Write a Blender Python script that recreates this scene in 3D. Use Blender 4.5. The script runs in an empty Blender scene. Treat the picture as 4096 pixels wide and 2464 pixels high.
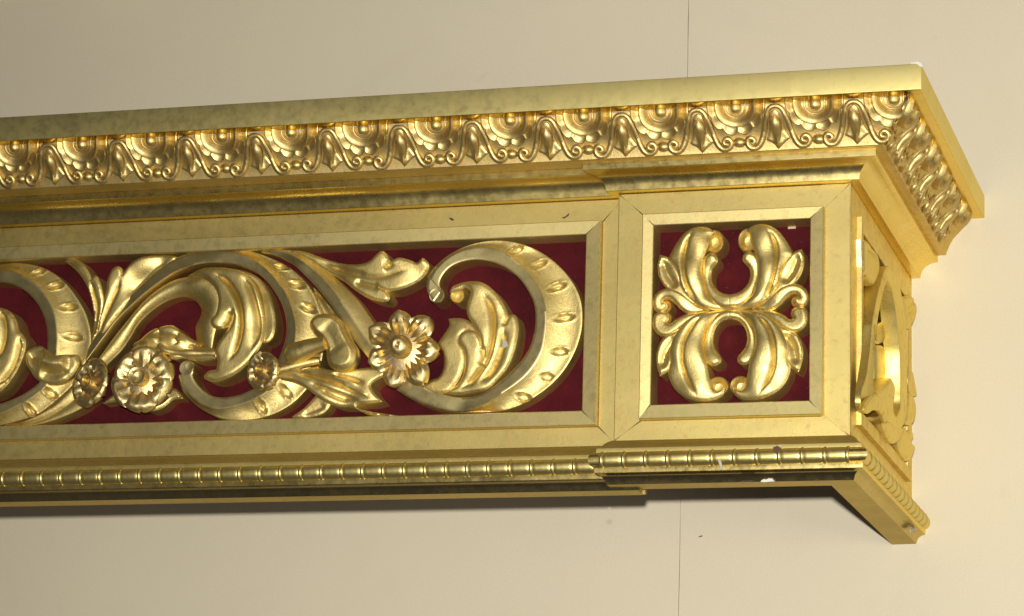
import bpy, bmesh, math, random
import numpy as np
from mathutils import Vector, Matrix
from mathutils.geometry import delaunay_2d_cdt

random.seed(4)
rng = np.random.default_rng(4)
sc = bpy.context.scene
COL = sc.collection

# ------------------------------------------------------------------ scale
# Model units: 1 = width of the end block of the pelmet (about 16 cm).
S = 0.16
Z0 = 2.30                                  # height of the bottom of the frieze above the floor

# ------------------------------------------------------------------ camera
CAM = np.array([2.00349, -13.45034, -2.26351])
R_ = np.array([0.9606, 0.2764, 0.0292]); U_ = np.array([0.0355, -0.2263, 0.9734]); F_ = np.array([-0.2756, 0.934, 0.2272])
R_ /= np.linalg.norm(R_); F_ -= R_ * (F_ @ R_); F_ /= np.linalg.norm(F_); U_ = np.cross(R_, F_)
FPX = 11713.5
cam = bpy.data.cameras.new('camera')
cam.sensor_width = 36.0
cam.lens = FPX / 4096 * 36.0
cam.clip_start = 0.05; cam.clip_end = 200
co = bpy.data.objects.new('camera', cam); COL.objects.link(co)
m = Matrix.Identity(4)
for i in range(3):
    m[i][0] = R_[i]; m[i][1] = U_[i]; m[i][2] = -F_[i]
p = CAM * S
m[0][3], m[1][3], m[2][3] = p[0], p[1], p[2] + Z0
co.matrix_world = m
sc.camera = co

# ------------------------------------------------------------------ world (dim room) and lamps
w = bpy.data.worlds.new('World'); sc.world = w; w.use_nodes = True
bg = w.node_tree.nodes['Background']
bg.inputs['Color'].default_value = (1.0, 0.93, 0.82, 1); bg.inputs['Strength'].default_value = 0.05

def area(name, loc, target, size, power, color=(1, 1, 1), shape='DISK', size_y=None, spread=None):
    l = bpy.data.lights.new(name, 'AREA'); l.shape = shape; l.size = size * S
    if size_y: l.size_y = size_y * S
    l.energy = power; l.color = color
    if spread: l.spread = math.radians(spread)
    o = bpy.data.objects.new(name, l); COL.objects.link(o)
    a = Vector(loc) * S + Vector((0, 0, Z0)); b = Vector(target) * S + Vector((0, 0, Z0))
    o.location = a; o.rotation_euler = (b - a).to_track_quat('-Z', 'Y').to_euler()
    return o
fl = CAM + U_ * 0.46
fd = bpy.data.lights.new('camera_flash', 'SPOT'); fd.energy = 160; fd.color = (1.0, 0.96, 0.85)
fd.spot_size = math.radians(70); fd.spot_blend = 1.0; fd.shadow_soft_size = .10 * S
fo = bpy.data.objects.new('camera_flash', fd); COL.objects.link(fo)
fo.location = Vector(fl) * S + Vector((0, 0, Z0))
fo.rotation_euler = ((Vector((.3, 0, .2)) - Vector(fl)) * S).to_track_quat('-Z', 'Y').to_euler()
area('window_light', (7, -6, -1.2), (0, -.5, 0.6), 3.2, 4.5, (1.0, 0.95, 0.76))
area('lid_fill_light', (-1.2, -13.5, 5.4), (0, -1.5, 1.2), 4.0, 1.9, (1.0, 0.95, 0.84))  # added fill behind the camera, placed so the crown board reflects it

sc.view_settings.view_transform = 'Standard'; sc.view_settings.look = 'None'
sc.view_settings.exposure = 0.0; sc.view_settings.gamma = 1.0
sc.cycles.max_bounces = 10; sc.cycles.glossy_bounces = 6; sc.cycles.diffuse_bounces = 4
sc.cycles.caustics_reflective = True
sc.cycles.sample_clamp_indirect = 4.0
sc.cycles.use_denoising = True

# ------------------------------------------------------------------ materials
def nt(name):
    mt = bpy.data.materials.new(name); mt.use_nodes = True
    t = mt.node_tree; b = t.nodes['Principled BSDF']
    tc = t.nodes.new('ShaderNodeTexCoord')
    return mt, t, b, tc.outputs['Object']
def noise(t, vec, scale, detail=4, rough=.55, dist=0.0, sx=None):
    if sx:
        mp = t.nodes.new('ShaderNodeMapping'); mp.inputs['Scale'].default_value = sx
        t.links.new(vec, mp.inputs['Vector']); vec = mp.outputs['Vector']
    n = t.nodes.new('ShaderNodeTexNoise'); n.inputs['Scale'].default_value = scale
    n.inputs['Detail'].default_value = detail; n.inputs['Roughness'].default_value = rough
    n.inputs['Distortion'].default_value = dist
    t.links.new(vec, n.inputs['Vector']); return n.outputs['Fac']
def ramp(t, fac, stops):
    r = t.nodes.new('ShaderNodeValToRGB'); e = r.color_ramp.elements
    while len(e) < len(stops): e.new(0.5)
    for k, (pos, c) in enumerate(stops):
        e[k].position = pos; e[k].color = c if len(c) == 4 else (*c, 1)
    t.links.new(fac, r.inputs['Fac']); return r.outputs['Color']
def mrange(t, fac, a, b, c, d):
    r = t.nodes.new('ShaderNodeMapRange')
    for k, v in zip(('From Min', 'From Max', 'To Min', 'To Max'), (a, b, c, d)): r.inputs[k].default_value = v
    t.links.new(fac, r.inputs['Value']); return r.outputs['Result']
def mix(t, fac, a, b):
    n = t.nodes.new('ShaderNodeMix'); n.data_type = 'RGBA'
    if isinstance(fac, float): n.inputs['Factor'].default_value = fac
    else: t.links.new(fac, n.inputs['Factor'])
    for s, v in (('A', a), ('B', b)):
        i = [k for k in n.inputs if k.name == s and k.type == 'RGBA'][0]
        if isinstance(v, tuple): i.default_value = (*v, 1)
        else: t.links.new(v, i)
    return [k for k in n.outputs if k.type == 'RGBA'][0]
def bump(t, b, fac, strength, dist, prev=None):
    n = t.nodes.new('ShaderNodeBump'); n.inputs['Strength'].default_value = strength; n.inputs['Distance'].default_value = dist
    t.links.new(fac, n.inputs['Height'])
    if prev: t.links.new(prev, n.inputs['Normal'])
    t.links.new(n.outputs['Normal'], b.inputs['Normal']); return n.outputs['Normal']

def gold(name, ca, cb, r0, r1, wear=0.5, crackle=False, streak=None, bs=0.15, metallic=1.0, edge=0.0, laps=0.0):
    mt, t, b, v = nt(name)
    n1 = noise(t, v, 22, 6, .6, .3, streak)
    n2 = noise(t, v, 160, 4, .7)
    n3 = noise(t, v, 7, 5, .65, .6)
    n4 = noise(t, v, 900, 2, .5)
    base = ramp(t, n1, [(.3, ca), (.7, cb)])
    if laps:                                                   # squares of leaf, each a little different, laid edge over edge
        mp = t.nodes.new('ShaderNodeMapping'); mp.inputs['Scale'].default_value = (11.5, 9.0, 9.0); mp.inputs['Location'].default_value = (.3, .2, .4)
        t.links.new(v, mp.inputs['Vector'])
        nz = t.nodes.new('ShaderNodeTexNoise'); nz.inputs['Scale'].default_value = 60
        t.links.new(v, nz.inputs['Vector'])
        va = t.nodes.new('ShaderNodeVectorMath'); va.operation = 'MULTIPLY_ADD'
        va.inputs[1].default_value = (.10, .10, .10); t.links.new(nz.outputs['Color'], va.inputs[0]); t.links.new(mp.outputs['Vector'], va.inputs[2])
        fl_ = t.nodes.new('ShaderNodeVectorMath'); fl_.operation = 'FLOOR'; t.links.new(va.outputs[0], fl_.inputs[0])
        wn = t.nodes.new('ShaderNodeTexWhiteNoise'); t.links.new(fl_.outputs[0], wn.inputs['Vector'])
        base = mix(t, mrange(t, wn.outputs['Value'], 0, 1, 0, .22 * laps), base, (.50, .36, .16))
    worn = mrange(t, n2, .54, .74, 0, wear)
    base = mix(t, worn, base, (.46, .26, .12))
    spots = mrange(t, noise(t, v, 420, 3, .6), .68, .74, 0, wear * .8)
    base = mix(t, spots, base, (.25, .14, .06))
    if edge:                                                   # leaf rubbed through to the clay on the high edges
        ge = t.nodes.new('ShaderNodeNewGeometry')
        ew = mrange(t, ge.outputs['Pointiness'], .535, .60, 0, 1)
        gt = mrange(t, noise(t, v, 70, 5, .7), .42, .62, 0, edge)
        mm = t.nodes.new('ShaderNodeMath'); mm.operation = 'MULTIPLY'
        t.links.new(ew, mm.inputs[0]); t.links.new(gt, mm.inputs[1])
        base = mix(t, mm.outputs[0], base, (.55, .36, .24))
    t.links.new(base, b.inputs['Base Color'])
    b.inputs['Metallic'].default_value = metallic
    b.inputs['Specular Tint'].default_value = (.92, .82, .48, 1)
    ad = t.nodes.new('ShaderNodeMath'); ad.operation = 'ADD'
    t.links.new(mrange(t, n3, .3, .7, r0, r1), ad.inputs[0]); t.links.new(mrange(t, n2, .3, .7, -.05, .06), ad.inputs[1])
    t.links.new(ad.outputs[0], b.inputs['Roughness'])
    pv = bump(t, b, n2, bs, .0004)
    pv = bump(t, b, n4, bs, .00028, pv)
    if crackle:
        vo = t.nodes.new('ShaderNodeTexVoronoi'); vo.feature = 'DISTANCE_TO_EDGE'; vo.inputs['Scale'].default_value = 230
        mp = t.nodes.new('ShaderNodeMapping'); mp.inputs['Scale'].default_value = (1, 1, .6)
        t.links.new(v, mp.inputs['Vector']); t.links.new(mp.outputs['Vector'], vo.inputs['Vector'])
        cr = mrange(t, vo.outputs['Distance'], 0, .05, 0, 1)
        gate = mrange(t, n3, .45, .6, 1, 0)
        mx = t.nodes.new('ShaderNodeMath'); mx.operation = 'MAXIMUM'
        t.links.new(cr, mx.inputs[0]); t.links.new(gate, mx.inputs[1])
        bump(t, b, mx.outputs[0], .22, .0002, pv)
    return mt
G_FLAT = gold('satin_gilding', (.59, .475, .18), (.70, .575, .23), .47, .57, .45, streak=(.35, 1, 1), laps=.5)
G_LID = gold('polished_gilding', (.82, .69, .28), (.90, .77, .34), .38, .45, .25, streak=(.35, 1, 1), bs=.06, laps=.5)
G_MOULD = gold('burnished_gilding', (.76, .60, .23), (.87, .70, .29), .25, .34, .14, streak=(.3, 1, 1), bs=.04)
G_RING = gold('dull_gilding', (.66, .56, .25), (.78, .66, .31), .44, .54, .45, streak=(.35, 1, 1), laps=.9)
G_CARVE = gold('carved_gilding', (.67, .53, .205), (.80, .65, .28), .45, .58, .75, crackle=True, bs=.45, edge=.6)
G_FLOWER = gold('flower_gilding', (.58, .45, .20), (.74, .59, .29), .38, .50, .80, bs=.40, edge=.8)
G_EGG = gold('egg_moulding_gilding', (.62, .475, .19), (.76, .60, .26), .44, .56, .80, bs=.35, edge=.6)
G_FILLET = gold('burnished_fillet_gilding', (.62, .52, .25), (.74, .62, .31), .38, .47, .60, bs=.10)
G_POLISH = gold('polished_soffit_gilding', (.70, .52, .19), (.78, .61, .24), .12, .18, .15, streak=(.3, 1, 1), bs=.02)
G_SOFFIT = gold('shaded_soffit_gilding', (.40, .31, .14), (.52, .41, .19), .42, .55, .60, streak=(.3, 1, 1), bs=.1)  # shade of the underside painted in as a darker gold
G_FOOT = gold('shaded_cove_gilding', (.43, .345, .17), (.55, .445, .225), .22, .30, .50, streak=(.3, 1, 1), bs=.05)  # cove's dark reflections are put into this darker base colour
G_SIDE = gold('return_gilding', (.78, .63, .215), (.87, .71, .265), .40, .52, .60, bs=.20, edge=.4)
G_BEAD = gold('bead_gilding', (.70, .575, .22), (.80, .665, .28), .38, .48, .40, bs=.08)

def velvet():
    mt, t, b, v = nt('crimson_velvet')
    n1 = noise(t, v, 30, 6, .7); n2 = noise(t, v, 700, 3, .6)
    c = ramp(t, n1, [(.3, (.042, .0055, .0080)), (.7, (.095, .0100, .0150))])
    c = mix(t, mrange(t, noise(t, v, 160, 4, .7), .55, .8, 0, .45), c, (.030, .003, .006))
    c = mix(t, mrange(t, noise(t, v, 1100, 2, .5), .74, .78, 0, .6), c, (.42, .33, .31))
    t.links.new(c, b.inputs['Base Color']); b.inputs['Roughness'].default_value = .95
    b.inputs['Specular IOR Level'].default_value = .1
    b.inputs['Sheen Weight'].default_value = .12; b.inputs['Sheen Tint'].default_value = (.8, .1, .15, 1)
    bump(t, b, n2, .5, .0006); return mt
VELVET = velvet()
def paint(name, a, bb, rough):
    mt, t, b, v = nt(name)
    n1 = noise(t, v, 3, 5, .6); n2 = noise(t, v, 260, 4, .6); n3 = noise(t, v, 24, 5, .7, .4)
    c = ramp(t, n1, [(.3, a), (.7, bb)])
    st = mrange(t, n3, .66, .80, 0, .22)
    c = mix(t, st, c, (.46, .41, .31))
    c = mix(t, mrange(t, noise(t, v, 620, 3, .7), .35, .65, 0, .16), c, (.50, .45, .35))
    c = mix(t, mrange(t, noise(t, v, 9, 6, .7, .8), .52, .75, 0, .16), c, (.60, .52, .40))
    t.links.new(c, b.inputs['Base Color']); b.inputs['Roughness'].default_value = rough
    b.inputs['Specular IOR Level'].default_value = .35
    bump(t, b, n2, .12, .0006); return mt
WALL = paint('cream_wall_paint', (.735, .66, .515), (.765, .69, .54), .6)
def plain(name, c, rough=.7, metallic=0.0):
    mt, t, b, v = nt(name)
    n = noise(t, v, 300, 3)
    t.links.new(ramp(t, n, [(.3, tuple(k * .8 for k in c)), (.7, c)]), b.inputs['Base Color'])
    b.inputs['Roughness'].default_value = rough; b.inputs['Metallic'].default_value = metallic; return mt
WHITE = plain('white_gesso', (.78, .76, .74)); DARK = plain('dark_dirt', (.05, .035, .03)); BOLE = plain('brown_bole', (.11, .05, .022))
BACK = plain('dark_backing', (.06, .035, .02), .8); PAPER = plain('pale_paper', (.60, .50, .44)); FILLER = plain('grey_filler', (.5, .47, .42))

# ------------------------------------------------------------------ mesh helpers
def mk(name, geo, mat, parent=None, sharp=40, origin=None, smooth=True):
    """geo: list of (verts Nx3 in model units, faces); joined into ONE mesh object."""
    if isinstance(geo, tuple): geo = [geo]
    V, Fs, k = [], [], 0
    for v, f in geo:
        V.append(np.asarray(v, float)); Fs += [tuple(int(i) + k for i in q) for q in f]; k += len(v)
    V = np.concatenate(V)
    o0 = np.zeros(3) if origin is None else np.asarray(origin, float)
    me = bpy.data.meshes.new(name)
    me.from_pydata(((V - o0) * S).tolist(), [], Fs)
    me.validate()
    bm = bmesh.new(); bm.from_mesh(me)
    bmesh.ops.remove_doubles(bm, verts=bm.verts, dist=1e-6)
    bmesh.ops.recalc_face_normals(bm, faces=bm.faces)
    bm.to_mesh(me); bm.free()
    if smooth:
        me.polygons.foreach_set('use_smooth', [True] * len(me.polygons))
        me.set_sharp_from_angle(angle=math.radians(sharp))
    me.materials.append(mat)
    o = bpy.data.objects.new(name, me); COL.objects.link(o)
    o.location = Vector(o0 * S)
    if parent: o.parent = parent
    return o
def empty(name, loc=(0, 0, 0), parent=None):
    o = bpy.data.objects.new(name, None); COL.objects.link(o); o.location = loc
    o.empty_display_size = .05
    if parent: o.parent = parent
    return o
def spl(pts, n):
    """Catmull-Rom through pts (any dimension), n samples evenly along the chord."""
    P = np.asarray(pts, float)
    if len(P) == 2: return P[0] + (P[1] - P[0]) * np.linspace(0, 1, n)[:, None]
    d = np.r_[0, np.cumsum(np.maximum(np.linalg.norm(np.diff(P[:, :2], axis=0), axis=1), 1e-9) ** .5)]
    Q = np.vstack([2 * P[0] - P[1], P, 2 * P[-1] - P[-2]])
    t = np.r_[d[0] - (d[1] - d[0]), d, d[-1] + (d[-1] - d[-2])]
    def ev(x):
        i = np.clip(np.searchsorted(d, x, side='right') - 1, 0, len(P) - 2) + 1
        t0, t1, t2, t3 = t[i - 1], t[i], t[i + 1], t[i + 2]
        p0, p1, p2, p3 = Q[i - 1], Q[i], Q[i + 1], Q[i + 2]
        L = lambda a, b, ta, tb: ((tb - x) / (tb - ta))[:, None] * a + ((x - ta) / (tb - ta))[:, None] * b
        a1, a2, a3 = L(p0, p1, t0, t1), L(p1, p2, t1, t2), L(p2, p3, t2, t3)
        return L(L(a1, a2, t0, t2), L(a2, a3, t1, t3), t1, t2)
    f = ev(np.linspace(0, d[-1], max(400, n * 4)))
    s = np.r_[0, np.cumsum(np.linalg.norm(np.diff(f[:, :2], axis=0), axis=1))]
    x = np.linspace(0, s[-1], n)
    return np.stack([np.interp(x, s, f[:, k]) for k in range(P.shape[1])], 1)
def closed(pts, step):
    """closed outline; points given with a third value are corners; sampled about every step."""
    n = len(pts); c = [i for i in range(n) if len(pts[i]) > 2]
    P = [tuple(q[:2]) for q in pts]; out = []
    if not c:
        ext = P[-3:] + P + P[:4]
        a = spl(ext, 1200); ln = np.linalg.norm(np.diff(a, axis=0), axis=1).cumsum()
        A = np.asarray(P[0])
        i0 = np.argmin(np.linalg.norm(a[:600] - A, axis=1)); i1 = 600 + np.argmin(np.linalg.norm(a[600:] - A, axis=1))
        a = a[i0:i1]; s = np.r_[0, np.cumsum(np.linalg.norm(np.diff(a, axis=0), axis=1))]
        m_ = max(8, int(s[-1] / step)); x = np.linspace(0, s[-1], m_, endpoint=False)
        return np.stack([np.interp(x, s, a[:, k]) for k in range(2)], 1)
    for k, i in enumerate(c):
        j = c[(k + 1) % len(c)]
        seg = [P[(i + q) % n] for q in range(((j - i - 1) % n) + 2)]
        L = sum(math.dist(seg[q], seg[q + 1]) for q in range(len(seg) - 1))
        out.append(spl(seg, max(3, int(L / step) + 1))[:-1])
    return np.concatenate(out)
def ray_at(px, axis, val):
    px = np.asarray(px, float)
    d = F_ + np.outer((px[:, 0] - 2048) / FPX, R_) - np.outer((px[:, 1] - 1232) / FPX, U_)
    t = (val - CAM[axis]) / d[:, axis]
    return CAM + d * t[:, None]

class Front:
    """carving plane facing -y; a = x, b = z, h = height above the backing at y = yv"""
    def __init__(s, yv, Z): s.yv, s.Z = yv, Z
    def ab(s, pts, h):
        q = np.asarray([(s.Z[0] + x * s.Z[2], s.Z[1] + y * s.Z[2]) for x, y in np.asarray(pts, float)[:, :2]])
        if np.ndim(h): return np.stack([ray_at(q[i:i + 1], 1, s.yv - h[i])[0][[0, 2]] for i in range(len(q))])
        return ray_at(q, 1, s.yv - h)[:, [0, 2]]
    def to3(s, A, h): return np.stack([A[:, 0], s.yv - h, A[:, 1]], 1)
class Side:
    """carving plane facing +x; a = y, b = z"""
    def __init__(s, xv, Z): s.xv, s.Z = xv, Z
    def ab(s, pts, h):
        q = np.asarray([(s.Z[0] + x * s.Z[2], s.Z[1] + y * s.Z[2]) for x, y in np.asarray(pts, float)[:, :2]])
        return ray_at(q, 0, s.xv + (float(np.mean(h)) if np.ndim(h) else h))[:, [1, 2]]
    def to3(s, A, h): return np.stack([s.xv + h, A[:, 0], A[:, 1]], 1)
class Local:
    """plane with its own (a, b) coordinates given by two functions"""
    def __init__(s, ab, to3): s._ab, s.to3 = ab, to3
    def ab(s, pts, h): return s._ab(np.asarray(pts, float)[:, :2])

def seg_dist(P, L):
    """distance of points P to polyline L"""
    best = np.full(len(P), 1e9)
    for a, b in zip(L[:-1], L[1:]):
        d = b - a; q = max(d @ d, 1e-12)
        t = np.clip(((P - a) @ d) / q, 0, 1)
        best = np.minimum(best, np.linalg.norm(P - a - t[:, None] * d, axis=1))
    return best
def seg_min(P, X):
    """distance of points P to the nearest of points X"""
    return np.concatenate([np.sqrt(((P[i:i + 400, None] - X[None]) ** 2).sum(2)).min(1) for i in range(0, len(P), 400)])
def groove(P, L, wd):
    """groove along polyline L that fades out at both ends"""
    best = np.full(len(P), 1e9); tt = np.zeros(len(P)); n = len(L) - 1
    for i, (a, b) in enumerate(zip(L[:-1], L[1:])):
        d = b - a; t = np.clip(((P - a) @ d) / max(d @ d, 1e-12), 0, 1)
        e = np.linalg.norm(P - a - t[:, None] * d, axis=1); k = e < best
        best[k] = e[k]; tt[k] = (i + t[k]) / n
    f = np.clip(np.minimum(tt, 1 - tt) / .22, 0, 1)
    return np.exp(-(best / wd) ** 1.25) * f * f * (3 - 2 * f)
def walls(loop, h, base, lip, pl):
    """rows going down from a closed loop (a,b) with heights h to the backing"""
    n = len(loop)
    area2 = np.sum(loop[:, 0] * np.roll(loop[:, 1], -1) - np.roll(loop[:, 0], -1) * loop[:, 1])
    tg = np.roll(loop, -1, 0) - np.roll(loop, 1, 0)
    nr = np.stack([tg[:, 1], -tg[:, 0]], 1) * (1 if area2 > 0 else -1)
    nr /= np.maximum(np.linalg.norm(nr, axis=1), 1e-9)[:, None]
    rows = []
    for off, dz in ((lip * .55, lip * .35), (lip, lip * 1.1)):
        rows.append(pl.to3(loop + nr * off, np.maximum(h - dz, base)))
    rows.append(pl.to3(loop + nr * lip * .6, np.full(n, base)))
    V = np.concatenate(rows); Fc = []
    return V, n
def stitch(topidx, off, n):
    Fc = []
    rows = [list(topidx)] + [[off + r * n + i for i in range(n)] for r in range(3)]
    for r in range(3):
        for i in range(n):
            j = (i + 1) % n
            Fc.append((rows[r][i], rows[r][j], rows[r + 1][j], rows[r + 1][i]))
    return Fc

def relief(pl, outline, h=.11, dome=.02, dw=.04, cre=(), hp=None, step=.0056, base=0.0, lip=.0026, power=.5, axis=None):
    """carved leaf: filled outline with a rounded rise from its edge, creases and lifted points.
    outline in the plane's pixel frame; cre = [(pts, width, depth)]; hp = [(x, y, h)] control heights."""
    raw = pl.ab(np.array([q[:2] for q in outline]), h)
    pts = [tuple(r) + ((1,) if len(o) > 2 else ()) for r, o in zip(raw, outline)]
    L = closed(pts, step)
    keep = np.linalg.norm(L - np.roll(L, 1, 0), axis=1) > step * .2
    L = L[keep]
    if axis is not None:
        L = L.copy(); L[np.abs(L[:, 0] - axis) < .012, 0] = axis
        L = L[np.linalg.norm(L - np.roll(L, 1, 0), axis=1) > step * .2]
    lo, hi = L.min(0), L.max(0)
    gx, gy = np.meshgrid(np.arange(lo[0], hi[0], step), np.arange(lo[1], hi[1], step * .866))
    gx = gx + (np.arange(gx.shape[0]) % 2)[:, None] * step * .5
    G = np.stack([gx.ravel(), gy.ravel()], 1)
    x, y = G[:, 0], G[:, 1]; ins = np.zeros(len(G), bool)
    for a, b in zip(L, np.roll(L, -1, 0)):
        c = (a[1] > y) != (b[1] > y)
        if a[1] != b[1]: ins ^= c & (x < (b[0] - a[0]) * (y - a[1]) / (b[1] - a[1]) + a[0])
    G = G[ins]
    Lc = np.vstack([L, L[:1]])
    X = []
    for q, wd, dp in cre:                                       # vertices along every crease keep it crisp
        a = spl(pl.ab(np.array(q), h), 200)
        sl_ = np.r_[0, np.cumsum(np.linalg.norm(np.diff(a, axis=0), axis=1))]
        k = np.linspace(0, sl_[-1], max(2, int(sl_[-1] / (step * .75))))
        c = np.stack([np.interp(k, sl_, a[:, 0]), np.interp(k, sl_, a[:, 1])], 1)
        g_ = np.gradient(c, axis=0); g_ = np.stack([g_[:, 1], -g_[:, 0]], 1) / np.maximum(np.linalg.norm(g_, axis=1), 1e-9)[:, None]
        if wd < .02: X.append((c, [c + g_ * step * .9, c - g_ * step * .9]))
    if X:
        base_pts = np.concatenate([c for c, _ in X]); rows = np.concatenate([r_ for _, rr_ in X for r_ in rr_])
        far = np.array([np.min(np.linalg.norm(base_pts - r_, axis=1)) > step * .8 for r_ in rows])
        X = np.concatenate([base_pts, rows[far]])
        ix = np.zeros(len(X), bool)
        for a, b in zip(L, np.roll(L, -1, 0)):
            c = (a[1] > X[:, 1]) != (b[1] > X[:, 1])
            if a[1] != b[1]: ix ^= c & (X[:, 0] < (b[0] - a[0]) * (X[:, 1] - a[1]) / (b[1] - a[1]) + a[0])
        X = X[ix]
        if len(G) and len(X): G = np.concatenate([X, G[seg_min(G, X) > step * .7]])
    if len(G):
        dG = seg_dist(G, Lc); G = G[dG > step * .55]
    n = len(L)
    P = np.vstack([L, G]) if len(G) else L
    vs, es, fs, ov, _, _ = delaunay_2d_cdt([Vector(q) for q in P], [(i, (i + 1) % n) for i in range(n)], [], 1, 1e-7)
    Q = np.array([tuple(q) for q in vs])
    src = {}
    for i, o in enumerate(ov):
        for k in o:
            if k < n: src[k] = i
    if axis is None: d = seg_dist(Q, Lc)
    else:                                                      # no rounding along the symmetry axis
        d = np.full(len(Q), 1e9)
        for a_, b_ in zip(Lc[:-1], Lc[1:]):
            if abs(a_[0] - axis) < 1e-6 and abs(b_[0] - axis) < 1e-6: continue
            d = np.minimum(d, seg_dist(Q, np.array([a_, b_])))
    t = np.clip(d / (dw * .42), 0, 1); dome = dome * .65
    H = np.full(len(Q), float(h))
    if hp:
        hpp = pl.ab(np.array([q[:2] for q in hp]), h); hv = np.array([q[2] for q in hp])
        D2 = ((Q[:, None, :] - hpp[None]) ** 2).sum(2) + 5e-3
        W = D2 ** -2; H = (W * hv).sum(1) / W.sum(1)
    H = H + dome * (1 - (1 - t) ** 2) ** power
    for q, wd, dp in cre:
        cl = spl(pl.ab(np.array(q), h), 24)
        H = H - dp * groove(Q, cl, wd)
    V = pl.to3(Q, H)
    idx = [src.get(k) for k in range(n)]
    if any(i is None for i in idx):
        idx = [i for i in idx if i is not None]
    loop = Q[idx]
    WV, m_ = walls(loop, H[idx], base, lip, pl)
    Fc = [tuple(q) for q in fs] + stitch(idx, len(V), m_)
    return np.vstack([V, WV]), Fc

def loft(pl, rails, bul=None, n=160, div=6, dents=(), base=0.0, lip=.0035, cre=(), half=False):
    """band between rails; rails = [(pts, h or [h...])]; bul = bulge of every strip."""
    C = []
    for pts, h in rails:
        hs = np.interp(np.linspace(0, 1, len(pts)), np.linspace(0, 1, len(h)), h) if np.ndim(h) else np.full(len(pts), float(h))
        ab = pl.ab(np.array(pts), hs)
        C.append(spl(np.c_[ab, hs], n))
    bul = bul or [0] * (len(rails) - 1)
    cols = []
    for k in range(len(C) - 1):
        wd = np.linalg.norm(C[k + 1][:, :2] - C[k][:, :2], axis=1)
        for u in np.linspace(0, 1, div + 1)[(1 if k else 0):]:
            q = C[k] * (1 - u) + C[k + 1] * u
            q = q.copy(); q[:, 2] += bul[k] * wd * 4 * u * (1 - u)
            cols.append(q)
    A = np.stack(cols, 1); m_ = A.shape[1]
    Q = A.reshape(-1, 3).copy()
    if len(dents):
        dl = pl.ab(np.array([q[:2] for q in dents]), float(np.mean(Q[:, 2])))
        mid = A[:, m_ // 2 if half else m_ * 2 // 3, :2]
        for c, dd in zip(dl, dents):
            i = int(np.clip(np.argmin(np.linalg.norm(mid - c, axis=1)), 1, n - 2))
            ax = A[i, -1, :2] - A[i, 0, :2]; ax /= max(np.linalg.norm(ax), 1e-9); bx = np.array([-ax[1], ax[0]])
            r = Q[:, :2] - c
            a, b = dd[2], dd[3]
            e = np.sqrt((r @ ax / a) ** 2 + (r @ bx / b) ** 2)
            Q[:, 2] += -.015 * np.exp(-e ** 4 * .9) + .003 * np.exp(-((e - 1.35) / .28) ** 2) + .005 * np.exp(-(e / .42) ** 2)
    for q, wd, dp in cre:
        Q[:, 2] -= dp * groove(Q[:, :2], spl(pl.ab(np.array(q), float(np.mean(Q[:, 2]))), 30), wd)
    V = pl.to3(Q[:, :2], Q[:, 2])
    I = np.arange(n * m_).reshape(n, m_)
    Fc = [(I[i, j], I[i, j + 1], I[i + 1, j + 1], I[i + 1, j]) for i in range(n - 1) for j in range(m_ - 1)]
    loop = list(I[:, 0]) + list(I[-1, 1:-1]) + list(I[::-1, -1]) + list(I[0, -2:0:-1])
    WV, k = walls(Q[loop][:, :2], Q[loop][:, 2], base, lip, pl)
    return np.vstack([V, WV]), Fc + stitch(loop, len(V), k)

def lathe(pl, c, prof, ry=1.0, seg=32, rot=0.0):
    """profile [(radius, h)] turned about point c (a,b); returns geometry in the plane"""
    th = np.linspace(0, 2 * np.pi, seg, endpoint=False)
    V, Fc = [], []
    ca, sa = math.cos(rot), math.sin(rot)
    for r, h in prof:
        x, y = r * np.cos(th), r * np.sin(th) * ry
        V.append(pl.to3(np.stack([c[0] + x * ca - y * sa, c[1] + x * sa + y * ca], 1), np.full(seg, h)))
    k = len(prof)
    for r in range(k - 1):
        for i in range(seg):
            j = (i + 1) % seg
            Fc.append((r * seg + i, r * seg + j, (r + 1) * seg + j, (r + 1) * seg + i))
    Fc.append(tuple(range((k - 1) * seg, k * seg)))
    return np.concatenate(V), Fc
def dome_prof(r, h, base, k=7):
    a = np.linspace(0, np.pi / 2, k)
    return [(r, base)] + [(r * math.cos(t) if i < k - 1 else r * .02, base + (h - base) * math.sin(t)) for i, t in enumerate(a) if i]
def tube(path, rad, seg=10, cap=True):
    """3-D tube along path (Nx3)"""
    P = np.asarray(path, float); n = len(P); rad = np.full(n, rad) if not np.ndim(rad) else np.asarray(rad)
    T = np.gradient(P, axis=0); T /= np.maximum(np.linalg.norm(T, axis=1), 1e-9)[:, None]
    up = np.array([.13, -.97, .2]); V = []; Fc = []
    th = np.linspace(0, 2 * np.pi, seg, endpoint=False)
    for i in range(n):
        a = np.cross(T[i], up); a /= max(np.linalg.norm(a), 1e-9); b = np.cross(a, T[i])
        V.append(P[i] + rad[i] * (np.outer(np.cos(th), a) + np.outer(np.sin(th), b)))
    for i in range(n - 1):
        for j in range(seg):
            k = (j + 1) % seg
            Fc.append((i * seg + j, i * seg + k, (i + 1) * seg + k, (i + 1) * seg + j))
    if cap: Fc += [tuple(range(seg)), tuple(range((n - 1) * seg, n * seg))]
    return np.concatenate(V), Fc
def box(x0, x1, y0, y1, z0, z1):
    V = [(x, y, z) for x in (x0, x1) for y in (y0, y1) for z in (z0, z1)]
    return np.array(V, float), [(0, 1, 3, 2), (4, 6, 7, 5), (0, 4, 5, 1), (2, 3, 7, 6), (0, 2, 6, 4), (1, 5, 7, 3)]
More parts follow.
